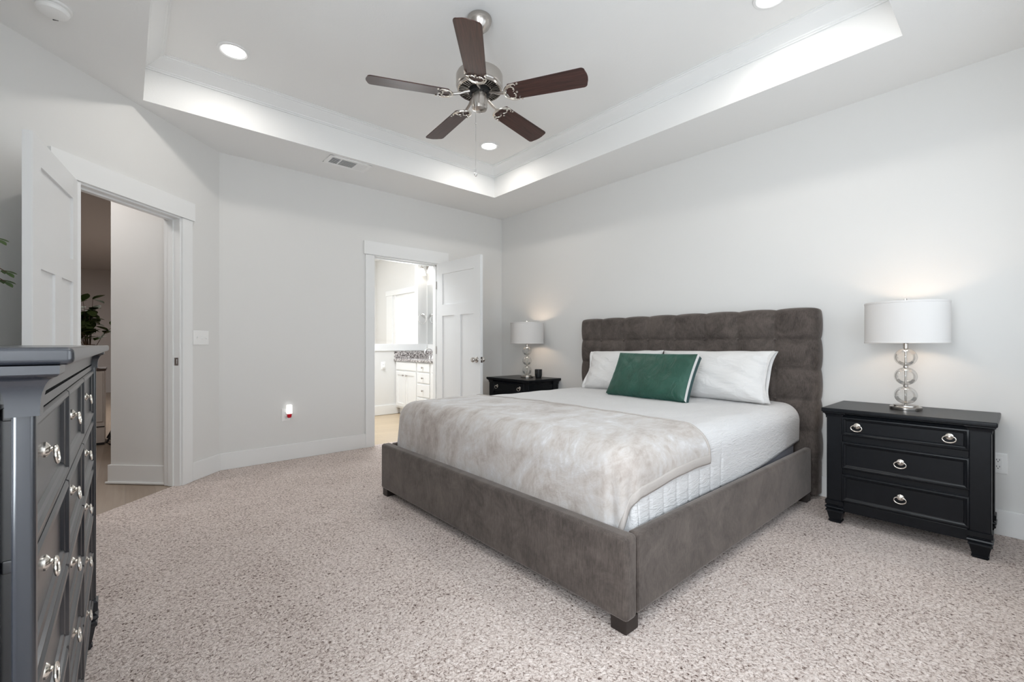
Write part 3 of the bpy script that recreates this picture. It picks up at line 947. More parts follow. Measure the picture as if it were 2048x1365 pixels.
def square_lathe(mb, prof, hx, hy, c):
    """profile (outset, z) swept round a rectangle of half sizes hx, hy."""
    t = bmesh.new()
    rings = []
    for o_, z in prof:
        a, d = hx + o_, hy + o_
        rings.append([t.verts.new((c[0] + sx * a, c[1] + sy * d, c[2] + z)) for sx, sy in ((-1, -1), (1, -1), (1, 1), (-1, 1))])
    for A, B in zip(rings, rings[1:]):
        for k in range(4):
            t.faces.new((A[k], A[(k + 1) % 4], B[(k + 1) % 4], B[k]))
    t.faces.new(rings[0])
    t.faces.new(rings[-1][::-1])
    bmesh.ops.recalc_face_normals(t, faces=t.faces)
    mb._join(t)

def foot_profile():
    """from the top (z=0.125) down to the floor: block, ring, taper, ring."""
    return [(0.0, 0.140), (0.006, 0.136), (0.006, 0.112), (-0.002, 0.107), (-0.002, 0.103), (0.006, 0.099), (0.008, 0.092), (0.002, 0.086), (-0.001, 0.082), (0.004, 0.078), (0.005, 0.070),
            (-0.001, 0.064), (-0.010, 0.022), (-0.012, 0.016), (-0.008, 0.013), (-0.008, 0.007), (-0.012, 0.004), (-0.013, 0.0)]

DRAWER_STEPS = [(0, 0), (0, 0.012), (0.003, 0.016), (0.010, 0.017), (0.014, 0.013), (0.020, 0.011), (0.024, 0.007), (0.03, 0.007)]

def nightstand(label, x, y):
    W, Dp, H = 0.735, 0.515, 0.700
    t = thing('nightstand', label, 'nightstand', (x, y, 0), 0, 'black nightstands either side of the bed')
    xf = -Dp / 2 + 0.028          # post front
    mb = MB(); mb.box(-Dp / 2, Dp / 2, -W / 2, W / 2, H - 0.025, H, 0.006, 3)
    ob('top', mb, 'black_paint', t, angle=50)
    mb = MB()
    mb.box(xf + 0.012, Dp / 2 - 0.03, -W / 2 + 0.045, W / 2 - 0.045, 0.135, H - 0.026)
    ob('body', mb, 'black_paint', t)
    # side panels
    for s in (-1, 1):
        mb = MB()
        M = Matrix(((-s, 0, 0, 0.005), (0, 0, s, s * (W / 2 - 0.046)), (0, 1, 0, 0.40), (0, 0, 0, 1)))
        mb.loops(0.40, 0.47, [(0, 0), (0, 0.014), (0.05, 0.014), (0.056, 0.008), (0.062, 0.004), (0.07, 0.004)], M)
        ob('side_panel', mb, 'black_paint', t)
    # cornice between the posts
    mb = MB()
    square_lathe(mb, [(a * 0.8 - 0.004, z) for a, z in cove_profile()], Dp / 2 - 0.034, W / 2 - 0.038, (0.004, 0, H - 0.0255))
    ob('cornice', mb, 'black_paint', t)
    pw = 0.080
    for sy in (-1, 1):
        for sx in (-1, 1):
            px = xf + pw / 2 - 0.0 if sx < 0 else Dp / 2 - 0.028 - pw / 2
            py = sy * (W / 2 - 0.022 - pw / 2)
            mb = MB()
            mb.box(px - pw / 2, px + pw / 2, py - pw / 2, py + pw / 2, 0.130, H - 0.03, 0.005, 3)
            square_lathe(mb, cove_profile(), pw / 2, pw / 2, (px, py, H - 0.0255))
            po = ob('post', mb, 'black_paint', t)
            mb = MB(); square_lathe(mb, foot_profile(), pw / 2, pw / 2, (px, py, 0))
            ob('leg', mb, 'black_paint', t)
    dy = 0.270
    for k, (z0, z1) in enumerate(((0.540, 0.652), (0.339, 0.503), (0.143, 0.306))):
        mb = MB()
        M = Mx(xf + 0.011, 0, (z0 + z1) / 2)
        mb.loops(2 * dy, z1 - z0, DRAWER_STEPS, M)
        d = ob('drawer', mb, 'black_paint', t, angle=20)
        for yy in ((-0.195, 0.195) if k == 0 else (0.0,)):
            ring_pull(d, Mx(xf + 0.004, yy, (z0 + z1) / 2 + 0.008))
    mb = MB(); mb.box(xf + 0.010, xf + 0.030, -dy - 0.01, dy + 0.01, 0.078, 0.137, 0.003)
    ob('apron', mb, 'black_paint', t)
    return t
ns = nightstand('black three drawer nightstand with silver ring pulls nearer the viewer', 3.485, 0.445)
ns2 = copy_tree(ns)
ns2.location = (3.500, 3.826, 0)
ns2['label'] = 'black nightstand in the far corner by the open bathroom door'

# ------------------------------------------------------------------ table lamps
def lamp(label, x, y, z, power):
    t = thing('table_lamp', label, 'lamp', (x, y, z), 0, 'table lamps on the nightstands')
    mb = MB(); mb.lathe([(0, 0.0005), (0.074, 0.0005), (0.075, 0.003), (0.075, 0.016), (0.072, 0.019), (0.060, 0.019), (0.058, 0.022), (0.058, 0.027), (0.02, 0.029), (0, 0.029)], n=48)
    ob('base', mb, 'nickel', t)
    r = 0.0535
    for k in range(3):
        zc = 0.031 + r + k * 0.113
        mb = MB(); mb.lathe([(0.0105 if i in (0, 24) else r * math.sin(PI * i / 24), -r * 0.985 * math.cos(PI * i / 24)) for i in range(25)] , (0, 0, zc), 40)
        ob('glass_ball', mb, 'lamp_glass', t, angle=80)
        mb = MB(); mb.lathe([(0, 0.0525), (0.012, 0.0525), (0.012, 0.0605), (0, 0.0605)], (0, 0, zc), 16)
        ob('collar', mb, 'nickel', t)
    mb = MB(); mb.lathe([(0, 0.02), (0.005, 0.02), (0.005, 0.38), (0, 0.38)], n=12)
    ob('rod', mb, 'nickel', t)
    mb = MB(); mb.lathe([(0, 0.372), (0.012, 0.372), (0.012, 0.392), (0.017, 0.395), (0.017, 0.455), (0.014, 0.46), (0, 0.46)], n=20)
    ob('socket', mb, 'nickel', t)
    mb = MB(); mb.lathe([(0, 0.46), (0.012, 0.462), (0.016, 0.48), (0.03, 0.51), (0.032, 0.53), (0.024, 0.556), (0, 0.566)], n=20)
    ob('bulb', mb, 'bulb_warm', t, angle=80)
    mb = MB()
    R0, z0, z1 = 0.193, 0.394, 0.638
    mb.lathe([(R0 - 0.004, z0), (R0, z0), (R0 + 0.0015, z0 + 0.002), (R0 + 0.0015, z0 + 0.010), (R0, z0 + 0.012), (R0, z1 - 0.012), (R0 + 0.0015, z1 - 0.010), (R0 + 0.0015, z1 - 0.002), (R0, z1), (R0 - 0.004, z1)], n=64)
    mb.lathe([(R0 - 0.0015, z0), (R0 - 0.0015, z1)], n=64)
    sh = ob('shade', mb, 'shade_fabric', t, angle=30)
    mb = MB()
    for k in range(3):
        a = k * 2 * PI / 3 + 0.4
        mb.tube([(0.0, 0, z1 - 0.018), ((R0 - 0.004) * math.cos(a), (R0 - 0.004) * math.sin(a), z1 - 0.004)], 0.002, 6)
    mb.tube([(0.0, -0.012, 0.40), (0, -0.05, 0.45), (0, -0.052, 0.56), (0, 0, z1 - 0.012), (0, 0.052, 0.56), (0, 0.05, 0.45), (0, 0.012, 0.40)], 0.0022, 6)
    ob('harp', mb, 'nickel', sh)
    mb = MB(); mb.lathe([(0, z1 - 0.02), (0.005, z1 - 0.02), (0.005, z1 + 0.002), (0.009, z1 + 0.006), (0.011, z1 + 0.014), (0.007, z1 + 0.021), (0, z1 + 0.023)], n=16)
    ob('finial', mb, 'chrome', t)
    l = bpy.data.lights.new('lamp_bulb', 'POINT')
    l.energy = power
    l.color = (1.0, 0.76, 0.56)
    l.shadow_soft_size = 0.038
    lo = bpy.data.objects.new('lamp_bulb', l)
    lo.location = (0, 0, 0.525)
    COL.objects.link(lo)
    lo.parent = t
    return t
lp = lamp('table lamp with three glass balls and white drum shade on the nearer nightstand', 3.505, 0.455, 0.700, 8.0)
lp2 = copy_tree(lp)
lp2.location = (3.520, 3.778, 0.700)
lp2['label'] = 'table lamp with three glass balls beside the black candle on the far nightstand'
# dark candle tumbler
cd = thing('candle', 'black candle tumbler beside the lamp on the far nightstand', 'candle', (3.585, 3.655, 0.7005))
mb = MB(); mb.lathe([(0, 0), (0.030, 0), (0.034, 0.004), (0.042, 0.03), (0.043, 0.098), (0.040, 0.098), (0.039, 0.07), (0, 0.068)], n=32)
ob('tumbler', mb, 'candle_glass', cd)
mb = MB(); mb.lathe([(0, 0.0), (0.010, 0.0), (0.010, 0.001), (0, 0.001)], M=Mx(-0.0425, 0.0, 0.055), n=16)
ob('label_mark', mb, 'black_rubber', cd)
# lamp cord trailing behind the nearer nightstand
mb = MB(); mb.tube([(3.73, 0.835, 0.03), (3.715, 0.85, 0.006), (3.70, 0.875, 0.004), (3.67, 0.89, 0.004), (3.655, 0.87, 0.004), (3.66, 0.845, 0.004), (3.68, 0.835, 0.004), (3.70, 0.834, 0.005)], 0.003, 6)
tag(ob('lamp_cord', mb, 'cable_brown'), 'thin brown cord on the carpet between headboard and nearer nightstand', 'cord')

# ------------------------------------------------------------------ bed
YC = 2.003
BX0 = 1.395
bed = thing('upholstered_bed', 'taupe velvet upholstered king bed with tufted headboard', 'bed', (0, 0, 0))
def rounded_slab(x0, x1, y0, y1, z0, z1, bev=0.018):
    mb = MB(); mb.box(x0, x1, y0, y1, z0, z1, bev, 4)
    return mb
ob('footboard', rounded_slab(BX0, BX0 + 0.072, YC - 1.045, YC + 1.045, 0.050, 0.368), 'bed_velvet', bed, angle=60)
for s in (-1, 1):
    y0, y1 = (YC - 1.040, YC - 0.992) if s < 0 else (YC + 0.992, YC + 1.040)
    ob('side_rail', rounded_slab(BX0 + 0.0735, 3.612, y0, y1, 0.052, 0.366), 'bed_velvet', bed, angle=60)
for x in (BX0 + 0.010, 3.52):
    for s in (-1, 1):
        yc = YC + s * 1.0
        mb = MB(); mb.box(x, x + 0.080, yc - 0.036, yc + 0.036, 0, 0.055, 0.004)
        ob('leg', mb, 'leg_wood', bed)
# tufted headboard
HX0, HX1, HY0, HY1, HZ0, HZ1 = 3.625, 3.745, YC - 1.063, YC + 1.063, 0.03, 1.345
CW, RH = 0.2658, 0.2185
def puff(t_, p=0.42):
    f = abs(math.sin(PI * t_))
    return f ** p
def hbz(z): return (HZ1 - z) / RH + 0.0
def hb_front(u, v):
    y = HY0 + (HY1 - HY0) * u
    z = HZ0 + (HZ1 - HZ0) * v
    py = puff((y - HY0) / CW)
    pz = puff(hbz(z)) if z > HZ1 - 5 * RH else 0.5
    edge = min(1, min(u, 1 - u) / 0.012) ** 0.5 * min(1, (1 - v) / 0.02) ** 0.5
    d = 0.032 * (py * pz) ** 0.75
    zz = z
    yy = y
    # the top and side edges bulge with the pads
    zz += 0.014 * (py - 0.5) * max(0, (v - 0.8) / 0.2) ** 2
    k = max(0, (abs(u - 0.5) - 0.44) / 0.06) ** 2
    yy += (1 if u > 0.5 else -1) * 0.014 * (pz - 0.4) * k
    return (HX0 + 0.03 - d * edge - 0.005 + 0.012 * (1 - edge), yy, zz)
mb = MB()
NU, NV = 162, 104
hbg = [[hb_front(i / (NU - 1), j / (NV - 1)) for j in range(NV)] for i in range(NU)]
t = bmesh.new()
F = [[t.verts.new(p) for p in row] for row in hbg]
B = [[t.verts.new((HX1, p[1], p[2])) for p in row] for row in hbg]
for i in range(NU - 1):
    for j in range(NV - 1):
        t.faces.new((F[i][j], F[i + 1][j], F[i + 1][j + 1], F[i][j + 1]))
def side(A, Bk, mid):
    for k in range(len(A) - 1):
        t.faces.new((A[k], A[k + 1], Bk[k + 1], Bk[k]))
side([F[i][-1] for i in range(NU)], [B[i][-1] for i in range(NU)], 0)
side([F[i][0] for i in range(NU)], [B[i][0] for i in range(NU)], 0)
side(F[0], B[0], 0); side(F[-1], B[-1], 0)
t.faces.new([B[i][0] for i in range(NU)] + [B[-1][j] for j in range(1, NV)] + [B[i][-1] for i in range(NU - 2, -1, -1)] + [B[0][j] for j in range(NV - 2, 0, -1)])
for row in (B,):
    pass
loose = [v for v in t.verts if not v.link_faces]
bmesh.ops.delete(t, geom=loose, context='VERTS')
bmesh.ops.recalc_face_normals(t, faces=t.faces)
mb._join(t)
hb = ob('headboard', mb, 'bed_velvet', bed, angle=70)
for r_ in (1, 2, 3):
    for c_ in range(1, 8):
        mb = MB(); mb.lathe([(0, 0.012), (0.006, 0.010), (0.0095, 0.004), (0.009, 0), (0, -0.004)], M=Mx(HX0 + 0.016, HY0 + c_ * CW, HZ1 - r_ * RH), n=14)
        ob('button', mb, 'bed_velvet', hb)

# mattress
mb = MB(); mb.box(1.488, 3.60, YC - 0.955, YC + 0.955, 0.10, 0.648, 0.095, 6)
tag(ob('mattress', mb, 'mattress_fabric', angle=60), 'grey sided mattress in the bed frame under the white quilt', 'mattress')
mb = MB(); mb.box(1.50, 3.58, YC - 0.90, YC + 0.90, 0.06, 0.098)
ob('slat_base', mb, 'leg_wood', bed)

def drape(x0, hy, ztop, r, xs, ys, fold=0.0, seed=0.0):
    """sheet point (xs, ys) laid over the mattress: flat on top, rolled over the foot and side edges, then hanging."""
    dx = max(0.0, (x0 + r) - xs)
    s_y = 1 if ys > YC else -1
    dy = max(0.0, abs(ys - YC) - (hy - r))
    s = math.hypot(dx, dy)
    bx = max(xs, x0 + r)
    by = ys if dy == 0 else YC + s_y * (hy - r)
    if s < 1e-9:
        z = ztop
        d = 0.0
        px, py = bx, by
    else:
        arc = r * PI / 2
        if s < arc:
            off, drop = r * math.sin(s / r), r * (1 - math.cos(s / r))
        else:
            off, drop = r, r + (s - arc)
        phi = math.atan2(dx, dy)
        if fold:
            k = min(1, max(0, (s - 0.10) / 0.25)) * math.sin(2 * phi) ** 2
            off += fold * k * math.sin(phi * 9 + seed)
        px = bx - off * (dx / s)
        py = by + s_y * off * (dy / s)
        z = ztop - drop
    return px, py, z

def crownz(px, py):
    """gentle doming of the made bed."""
    u = min(1, abs(py - YC) / 0.95)
    return 0.012 * (1 - u * u)

def wob(x, y, a=1.0):
    return a * (math.sin(x * 7.1 + y * 3.3) * 0.35 + math.sin(x * 13.7 - y * 9.1 + 1.3) * 0.25 + math.sin(y * 21 + x * 5 + 2.0) * 0.15)

# white quilt
QX0, QH, QZ, QR = 1.480, 0.972, 0.664, 0.115
def quilt(u, v):
    xs = 1.10 + (3.595 - 1.10) * u
    k = max(0, (xs - 2.3) / 1.3)
    drop = 0.395 - 0.070 * k ** 1.5
    ext = (QH - QR) + drop
    ys = YC + ext * (2 * v - 1)
    px, py, z = drape(QX0, QH, QZ, QR, xs, ys, 0.012)
    if v < 0.5:
        hang = max(0, (0.60 - z) / 0.25)
        # stitched channels on the hanging side
        dd = abs((xs / 0.115) % 1.0 - 0.5) * 0.115
        py += 0.005 * min(1, hang * 2) * math.exp(-(dd / 0.012) ** 2) * (1 if xs < 2.45 else 0.1)
        py -= 0.006 * hang * math.sin(xs * 5)
    z += crownz(px, py) * (1 if z > 0.6 else 0) + 0.004 * wob(px * 2, py * 2) * (1 if z > 0.45 else 0)
    return (px, py, z)
mb = MB(); mb.grid(380, 150, quilt)
q = ob('quilt', mb, 'quilt_cotton', angle=80)
md = q.modifiers.new('thickness', 'SOLIDIFY'); md.thickness = 0.006; md.offset = -1
tag(q, 'white quilted coverlet spread over the mattress', 'quilt')

# plush throw over the foot of the bed
TXx0, TH, TZ, TR = 1.470, 0.982, 0.674, 0.122
def throw_edge(xs):
    return 0.232 + 0.055 * max(0, 2.18 - xs) + 0.006 * math.sin(xs * 9)
def throw_pt(xs, yv):
    """yv from 0 (right hem) to 1 (far side)."""
    lo = YC - ((TH - TR) + throw_edge(xs))
    hi = YC + (TH - TR) + 0.40
    ys = lo + (hi - lo) * yv
    px, py, z = drape(TXx0, TH, TZ, TR, xs, ys, 0.016, 0.8)
    z += crownz(px, py) * (1 if z > 0.6 else 0) + 0.005 * wob(px * 2, py * 2) * (1 if z > 0.4 else 0)
    if z < 0.6:
        h = min(1, (0.6 - z) / 0.2)
        if py < YC - 0.8 and px > 1.60:
            py -= 0.006 * h * math.sin(xs * 17 + 1.0)
        elif px < 1.6:
            px -= 0.006 * h * math.sin(py * 9.0) * h
    return Vector((px, py, z))
def throw(u, v):
    head = 2.185 - 0.03 * (v - 0.1) - 0.010 * math.sin(v * 11) - (0.0 if v > 0.12 else 0.0)
    xs = 1.135 + (head - 1.135) * u
    return throw_pt(xs, v)
tw = thing('throw_blanket', 'beige plush throw blanket over the foot of the bed', 'blanket', (0, 0, 0))
mb = MB(); mb.grid(110, 170, lambda u, v: throw(0 + u, v))
o = ob('cloth', mb, 'plush_throw', tw, angle=80)
md = o.modifiers.new('thickness', 'SOLIDIFY'); md.thickness = 0.006; md.offset = 1
# stitched hem bands along the right edge and the head-side edge
def hem_right(u, v):
    xs = 1.20 + (2.183 - 1.20) * u
    p = throw_pt(xs, -0.004 + 0.019 * v)
    c = Vector((xs, YC, 0.35))
    d = Vector((0, -1, 0.25)) if p.z < 0.6 else Vector((0, 0, 1))
    if p.x < 1.60:
        d = Vector((-0.8, -0.8, 0.2))
    return p + d.normalized() * (0.0105 - 0.004 * (2 * v - 1) ** 2)
mb = MB(); mb.grid(120, 6, hem_right)
o = ob('hem', mb, 'throw_hem', tw, angle=80)
md = o.modifiers.new('thickness', 'SOLIDIFY'); md.thickness = 0.005; md.offset = 0
def hem_head(u, v):
    p = throw(1.003 - 0.018 * v, u)
    n = Vector((0, 0, 1)) if p.z > 0.64 else Vector((0, -1 if p.y < YC else 1, 0.6)).normalized()
    return p + n * (0.0095 - 0.003 * (2 * v - 1) ** 2)
mb = MB(); mb.grid(170, 5, hem_head)
o = ob('hem', mb, 'throw_hem', tw, angle=80)
md = o.modifiers.new('thickness', 'SOLIDIFY'); md.thickness = 0.004; md.offset = 0

# pillows: local x across, y up the pillow, z toward the viewer
def pillow_pt(w, h, th, u, v, side, pinch=0.06, seed=0.0, wr=0.006, sag=0.0):
    a, c = 2 * u - 1, 2 * v - 1
    X = a * w / 2 * (1 - pinch * (1 - c * c))
    Y = c * h / 2 * (1 - pinch * 0.8 * (1 - a * a)) + sag * (1 - a * a) * (c + 1)
    f = max(0, (1 - a ** 4) * (1 - c ** 4)) ** 0.55
    Z = side * th / 2 * f * (1 - 0.15 * c)
    e = (1 - f) * 1.0
    Z += side * wr * math.sin(a * 9 + seed + c * 4) * math.sin(c * 6 + seed * 2) * min(1, f * 2)
    Z += side * wr * 0.9 * math.sin((a + c) * 17 + seed * 3) * (a * a) * min(1, f * 3)
    return (X, Y, Z)
def pillow_mesh(w, h, th, **kw):
    mb = MB()
    t = bmesh.new()
    N1, N2 = 60, 40
    rows = {}
    for s in (1, -1):
        g = [[t.verts.new(pillow_pt(w, h, th, i / (N1 - 1), j / (N2 - 1), s, **kw)) for j in range(N2)] for i in range(N1)]
        for i in range(N1 - 1):
            for j in range(N2 - 1):
                t.faces.new((g[i][j], g[i + 1][j], g[i + 1][j + 1], g[i][j + 1]))
    bmesh.ops.remove_doubles(t, verts=t.verts, dist=0.0004)
    bmesh.ops.recalc_face_normals(t, faces=t.faces)
    return mb._join(t)
def pillow_frame(c, lean, yaw=0.0, roll=0.0):
    """x across = -Y (to the right in the photo), y up, z toward -X, leaning back by lean."""
    up = Vector((math.sin(lean), 0, math.cos(lean)))
    ax = Vector((0, -1, 0))
    n = ax.cross(up)
    M = Matrix(((ax.x, up.x, n.x, 0), (ax.y, up.y, n.y, 0), (ax.z, up.z, n.z, 0), (0, 0, 0, 1)))
    return Matrix.Translation(c) @ Matrix.Rotation(yaw, 4, 'Z') @ M @ Matrix.Rotation(roll, 4, 'Z')
def cotton_pillow(name, c, lean, w, h, th, label, flap, yaw=0, roll=0, **kw):
    t = thing(name, label, 'pillow', (0, 0, 0), 0, 'white sleeping pillows against the headboard')
    t.matrix_world = pillow_frame(c, lean, yaw, roll)
    ob('pillow_body', pillow_mesh(w, h, th, **kw), 'pillow_cotton', t, angle=80)
    # open end of the pillowcase
    mb = MB()
    e = flap
    def fl(u, v):
        cc = 2 * u - 1
        ang = u * 2 * PI
        y = (h / 2 - 0.004) * math.cos(ang) * (1 - 0.30 * v * (1 - abs(math.cos(ang))))
        zz = (0.020 + 0.016 * v) * math.sin(ang) * (1 + 0.5 * math.sin(3 * ang))
        x = e * (w / 2 * (1 - 0.06 * (1 - (y / (h / 2)) ** 2)) - 0.035 + 0.060 * v - 0.022 * v * (1 - (y / (h / 2)) ** 2))
        return (x, y, zz)
    mb.grid(48, 6, fl, closed_u=True)
    o = ob('pillowcase_hem', mb, 'pillow_cotton', t, angle=80)
    return t
cotton_pillow('white_pillow', (3.405, 1.585, 0.855), rad(24), 0.86, 0.40, 0.20, 'white pillow on the nightstand side of the headboard behind the green cushion', 1, 0, rad(0.5), seed=0.6)
cotton_pillow('white_pillow', (3.405, 2.392, 0.850), rad(24), 0.755, 0.39, 0.20, 'white pillow on the bathroom side of the headboard behind the green cushion', -1, 0, rad(1.5), seed=2.1)
gp = thing('green_cushion', 'dark green velvet lumbar cushion with a white side band', 'cushion', (0, 0, 0))
gp.matrix_world = pillow_frame((3.085, 1.895, 0.838), rad(30), rad(-2), 0)
def half_pillow(side, w, h, th, off, pinch=0.03, seed=0.3):
    mb = MB()
    t = bmesh.new()
    N1, N2 = 60, 40
    g = []
    for i in range(N1):
        row = []
        for j in range(N2):
            p = pillow_pt(w, h, th, i / (N1 - 1), j / (N2 - 1), side, pinch, seed, 0.0015)
            row.append(t.verts.new((p[0], p[1], p[2] + off)))
        g.append(row)
    for i in range(N1 - 1):
        for j in range(N2 - 1):
            t.faces.new((g[i][j], g[i + 1][j], g[i + 1][j + 1], g[i][j + 1]))
    return mb._join(t)
GW, GH, GT = 0.69, 0.375, 0.085
ob('front_panel', half_pillow(1, GW, GH, GT, 0.032), 'green_velvet', gp, angle=80)
ob('back_panel', half_pillow(-1, GW, GH, GT, -0.032), 'pillow_dark_back', gp, angle=80)
def band_pt(i, N):
    per = []
def edge_pt(s):
    """perimeter point of the cushion outline, s in 0..4."""
    k = int(s) % 4
    f = s - int(s)
    u, v = ((f, 0), (1, f), (1 - f, 1), (0, 1 - f))[k]
    return pillow_pt(GW, GH, GT, u, v, 1, 0.03, 0.3, 0.0)
def band(name, mat, s0, s1, za, zb, n):
    mb = MB(); mb.grid(n, 5, lambda u, v: (lambda p: (p[0], p[1], za + (zb - za) * v))(edge_pt(min(3.9999, s0 + (s1 - s0) * u))))
    bmesh.ops.recalc_face_normals(mb.bm, faces=mb.bm.faces)
    return ob(name, mb, mat, gp, angle=80)
band('side_band', 'pillow_cotton', 1.0, 2.0, 0.032, 0.002, 60)
band('back_band', 'pillow_dark_back', 1.0, 2.0, 0.002, -0.032, 60)
band('edge_band', 'green_velvet', 2.0, 4.0, 0.032, -0.032, 120)
band('edge_band', 'green_velvet', 0.0, 1.0, 0.032, -0.032, 60)

# ------------------------------------------------------------------ dresser (front looks to +x)
DXF, DY0, DY1, DH = -0.080, 0.745, 2.225, 1.0845
dr = thing('dresser', 'tall black wooden dresser with silver ring pulls in the foreground', 'dresser', (0, 0, 0))
mb = MB(); mb.box(XL + 0.018, -0.046, DY0, DY1, DH - 0.021, DH, 0.007, 4)
ob('top', mb, 'dresser_paint', dr, angle=50)
def Mp(x, y, z):   # panel frame on a face looking to +x
    return Matrix(((0, 0, 1, x), (1, 0, 0, y), (0, 1, 0, z), (0, 0, 0, 1)))
py0, py1 = DY0 + 0.020, DY1 - 0.020
mb = MB(); mb.box(XL + 0.05, DXF - 0.030, py0 + 0.010, py1 - 0.010, 0.13, DH - 0.022)
ob('body', mb, 'dresser_paint', dr)
pw = 0.020
for yy in (py0 + pw / 2, py1 - pw / 2):
    for xx in (DXF - pw / 2, XL + 0.03 + pw / 2):
        mb = MB(); mb.box(xx - pw / 2, xx + pw / 2, yy - pw / 2, yy + pw / 2, 0.15, DH - 0.03, 0.005, 3)
        square_lathe(mb, [(a * 1.35, z * 1.65) for a, z in cove_profile()], pw / 2, pw / 2, (xx, yy, DH - 0.0215))
        ob('post', mb, 'dresser_paint', dr)
        mb = MB(); square_lathe(mb, [(a, z * 1.25) for a, z in foot_profile()], pw / 2 + 0.010, pw / 2 + 0.010, (xx + (-0.010 if xx > -0.3 else 0.010), yy + (0.010 if yy < 1.5 else -0.010), 0))
        ob('leg', mb, 'dresser_paint', dr)
mb = MB()
square_lathe(mb, [(a * 1.1 - 0.004, z * 1.25) for a, z in cove_profile()], (DXF - XL - 0.03) / 2 - 0.010, (py1 - py0) / 2 - 0.012, ((DXF + XL + 0.03) / 2, (py0 + py1) / 2, DH - 0.0215))
ob('cornice', mb, 'dresser_paint', dr)
mb = MB(); mb.box(DXF - 0.040, DXF - 0.0215, py0 + pw, py1 - pw, 0.15, 1.03)
for z in (0.155, 0.325, 0.490, 0.655, 0.825, 1.005):
    mb.box(DXF - 0.03, DXF - 0.010, py0 + pw - 0.002, py1 - pw + 0.002, z - 0.008, z + 0.008, 0.002)
ob('face_frame', mb, 'dresser_paint', dr)
cols = [(py0 + pw + 0.004, 1.255), (1.263, 1.690), (1.698, py1 - pw - 0.004)]
rows = [(0.834, 0.996), (0.664, 0.816), (0.499, 0.646), (0.334, 0.481), (0.164, 0.316)]
for (y0, y1) in cols:
    for (z0, z1) in rows:
        mb = MB(); mb.loops(y1 - y0, z1 - z0, DRAWER_STEPS, Mp(DXF - 0.022, (y0 + y1) / 2, (z0 + z1) / 2))
        d = ob('drawer', mb, 'dresser_paint', dr, angle=20)
        ring_pull(d, Mp(DXF - 0.0155, (y0 + y1) / 2 - 0.03, (z0 + z1) / 2 + 0.01), 0.72)
mb = MB(); mb.box(DXF - 0.034, DXF - 0.012, py0 + pw, py1 - pw, 0.09, 0.155, 0.003)
ob('apron', mb, 'dresser_paint', dr)

# leafy plant standing on the dresser, its tips reaching into view
def leaf(mb, p, d, up, L, W):
    d = Vector(d).normalized(); up = Vector(up)
    a = d.cross(up).normalized()
    n = a.cross(d)
    prev = None
    for k in range(6):
        s = k / 5
        w = W * math.sin(PI * min(1, s * 0.95 + 0.05)) ** 0.8
        c = Vector(p) + d * L * s + n * (-0.12 * L * s * s)
        cur = (mb.bm.verts.new(c - a * w + n * 0.15 * w), mb.bm.verts.new(c), mb.bm.verts.new(c + a * w + n * 0.15 * w))
        if prev:
            mb.bm.faces.new((prev[0], prev[1], cur[1], cur[0])); mb.bm.faces.new((prev[1], prev[2], cur[2], cur[1]))
        prev = cur
pl = thing('potted_plant', 'green leafy twigs of a plant standing on the dresser', 'plant', (-0.36, 1.30, DH))
mb = MB(); mb.lathe([(0, 0.0005), (0.05, 0.0005), (0.065, 0.05), (0.07, 0.12), (0.066, 0.12), (0.06, 0.10), (0, 0.098)], n=28)
ob('pot', mb, 'pot_grey', pl)
rs = random.Random(3)
tips = [(0.12, 0.375, 0.265), (0.128, 0.42, 0.19), (0.126, 0.42, 0.165)] + [(rs.uniform(-0.12, 0.10), rs.uniform(-0.15, 0.2), rs.uniform(0.22, 0.40)) for _ in range(9)]
mbt, mbl = MB(), MB()
for (tx, ty, tz) in tips:
    P = [Vector((0.0 + tx * s, ty * s, 0.10 + (tz - 0.10) * (1.6 * s - 0.6 * s * s) + 0.05 * math.sin(PI * s))) for s in (0, .2, .4, .6, .8, 1)]
    mbt.tube(P, [0.003, 0.0026, 0.0022, 0.0018, 0.0014, 0.001], 6)
    for k in range(2, 6):
        dd = (P[k] - P[k - 1]).normalized()
        for s in (-1, 1):
            leaf(mbl, P[k] - dd * 0.012, dd + Vector((0.35 * s, -0.15 * s, 0.15)), (0, 0, 1), 0.034, 0.006)
    leaf(mbl, P[-1], (P[-1] - P[-2]), (0, 0, 1), 0.034, 0.0065)
ob('twig', mbt, 'twig_brown', pl)
ob('foliage', mbl, 'leaf_green', pl, angle=80)

# ------------------------------------------------------------------ hall and living room beyond the entry door
MH = Matrix(((-S2, S2, 0, 0.3375), (S2, S2, 0, 4.2685), (0, 0, 1, 0), (0, 0, 0, 1)))   # x runs away from the angled wall, y into the wall body
mb = MB(); mb.box(T, 0.60, 0, 0.12, 0, 2.8, M=MH); mb.box(0.48, 0.60, 0.1, 0.9, 0, 2.8, M=MH)
struct('wall_hall', mb, 'wall_paint', 'grey hall wall seen through the entry doorway', 'wall')
mb = MB(); mb.box(T, 0.612, -0.014, 0, 0, BH, 0.003, M=MH); mb.box(0.60, 0.614, -0.014, 0.9, 0, BH, 0.003, M=MH); mb.box(T, 0.625, -0.026, -0.014, 0, 0.016, 0.004, M=MH)
struct('baseboard_hall', mb, 'trim_paint', 'white baseboard along the hall wall', 'baseboard')
mb = MB(); mb.box(-4.5, 0.9, 13.5, 13.62, 0, 2.8)
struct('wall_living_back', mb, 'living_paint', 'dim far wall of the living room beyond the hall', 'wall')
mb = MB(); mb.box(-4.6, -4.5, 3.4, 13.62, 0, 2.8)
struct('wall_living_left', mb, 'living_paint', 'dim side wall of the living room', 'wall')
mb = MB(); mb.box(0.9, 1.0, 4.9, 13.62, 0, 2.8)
struct('wall_living_right', mb, 'living_paint', 'dim wall between living room and bathroom', 'wall')
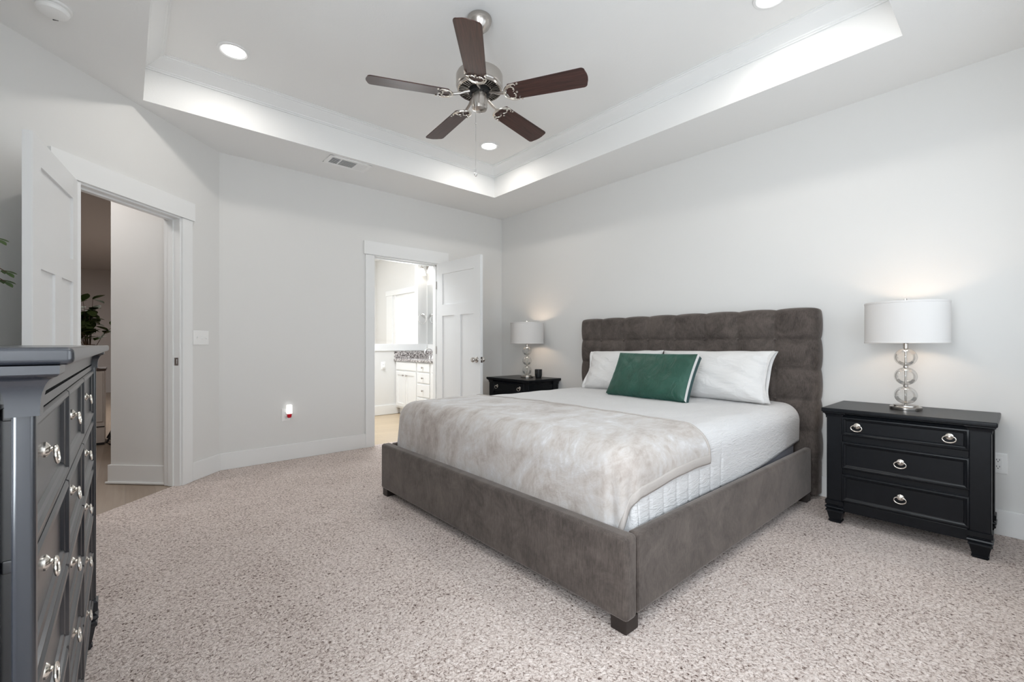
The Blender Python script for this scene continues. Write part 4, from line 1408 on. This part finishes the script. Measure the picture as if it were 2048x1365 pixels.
mb = MB(); mb.prism([(0.25, 4.30), (0.9, 4.75), (1.0, 13.62), (-4.6, 13.62), (-4.6, 3.4), (-0.62, 3.40)], 2.75, 2.80)
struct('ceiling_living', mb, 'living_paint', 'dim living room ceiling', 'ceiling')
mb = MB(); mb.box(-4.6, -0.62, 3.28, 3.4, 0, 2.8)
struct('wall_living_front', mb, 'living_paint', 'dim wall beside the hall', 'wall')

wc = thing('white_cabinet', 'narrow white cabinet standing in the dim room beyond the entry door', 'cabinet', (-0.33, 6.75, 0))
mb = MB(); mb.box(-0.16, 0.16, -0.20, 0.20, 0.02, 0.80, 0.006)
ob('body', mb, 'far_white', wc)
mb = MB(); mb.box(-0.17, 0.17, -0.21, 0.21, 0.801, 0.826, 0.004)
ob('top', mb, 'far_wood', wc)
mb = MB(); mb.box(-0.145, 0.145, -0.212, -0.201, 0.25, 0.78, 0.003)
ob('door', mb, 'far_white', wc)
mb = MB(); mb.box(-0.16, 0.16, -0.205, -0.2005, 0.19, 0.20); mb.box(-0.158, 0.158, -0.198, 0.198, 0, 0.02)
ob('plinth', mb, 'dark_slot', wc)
vp_ = thing('house_plant', 'dark green leafy branches in a vase on the white cabinet', 'plant', (-0.30, 6.78, 0.8265))
mb = MB(); mb.lathe([(0, 0.0005), (0.05, 0.0005), (0.06, 0.06), (0.055, 0.16), (0.045, 0.22), (0.052, 0.26), (0.046, 0.26), (0.04, 0.22), (0, 0.05)], n=28)
ob('vase', mb, 'vase_brown', vp_)
rs = random.Random(11)
mbt, mbl = MB(), MB()
for k in range(17):
    a = rs.uniform(0, 2 * PI)
    rr = rs.uniform(0.05, 0.24)
    tip = Vector((rr * math.cos(a), rr * 0.8 * math.sin(a), rs.uniform(0.42, 0.78)))
    P = [Vector((0, 0, 0.10)).lerp(tip, s) + Vector((0, 0, 0.06 * math.sin(PI * s))) for s in (0, .25, .5, .75, 1)]
    mbt.tube(P, [0.004, 0.0035, 0.003, 0.0025, 0.002], 6)
    for q_ in (2, 3, 4):
        for s in range(3):
            leaf(mbl, P[q_], (rs.uniform(-1, 1), rs.uniform(-1, 1), rs.uniform(-0.4, 0.6)), (0, 0, 1), rs.uniform(0.10, 0.14), 0.042)
ob('branch', mbt, 'twig_brown', vp_)
ob('foliage', mbl, 'leaf_dark', vp_, angle=80)
chn = thing('metal_chair', 'black tubular metal chair with a pale seat beyond the entry door', 'chair', (0.035, 6.60, 0))
for s in (-1, 1):
    mb = MB(); mb.tube([(-0.02, s * 0.17, 0.008), (-0.16, s * 0.17, 0.012), (-0.19, s * 0.17, 0.03), (-0.10, s * 0.17, 0.22), (-0.06, s * 0.17, 0.42), (0.0, s * 0.17, 0.83)], 0.010, 8)
    mb.tube([(-0.02, s * 0.17, 0.008), (0.16, s * 0.17, 0.010), (0.17, s * 0.17, 0.40), (-0.06, s * 0.17, 0.43)], 0.010, 8)
    ob('leg_frame', mb, 'black_rubber', chn)
mb = MB(); mb.box(-0.08, 0.20, -0.16, 0.16, 0.43, 0.455, 0.008)
ob('seat', mb, 'black_rubber', chn)
mb = MB(); mb.box(-0.015, 0.012, -0.16, 0.16, 0.62, 0.84, 0.008)
ob('backrest', mb, 'far_wood', chn)
mb = MB(); mb.tube([(-0.145, -0.17, 0.13), (-0.145, 0.17, 0.13)], 0.012, 8)
ob('crossbar', mb, 'chrome', chn)
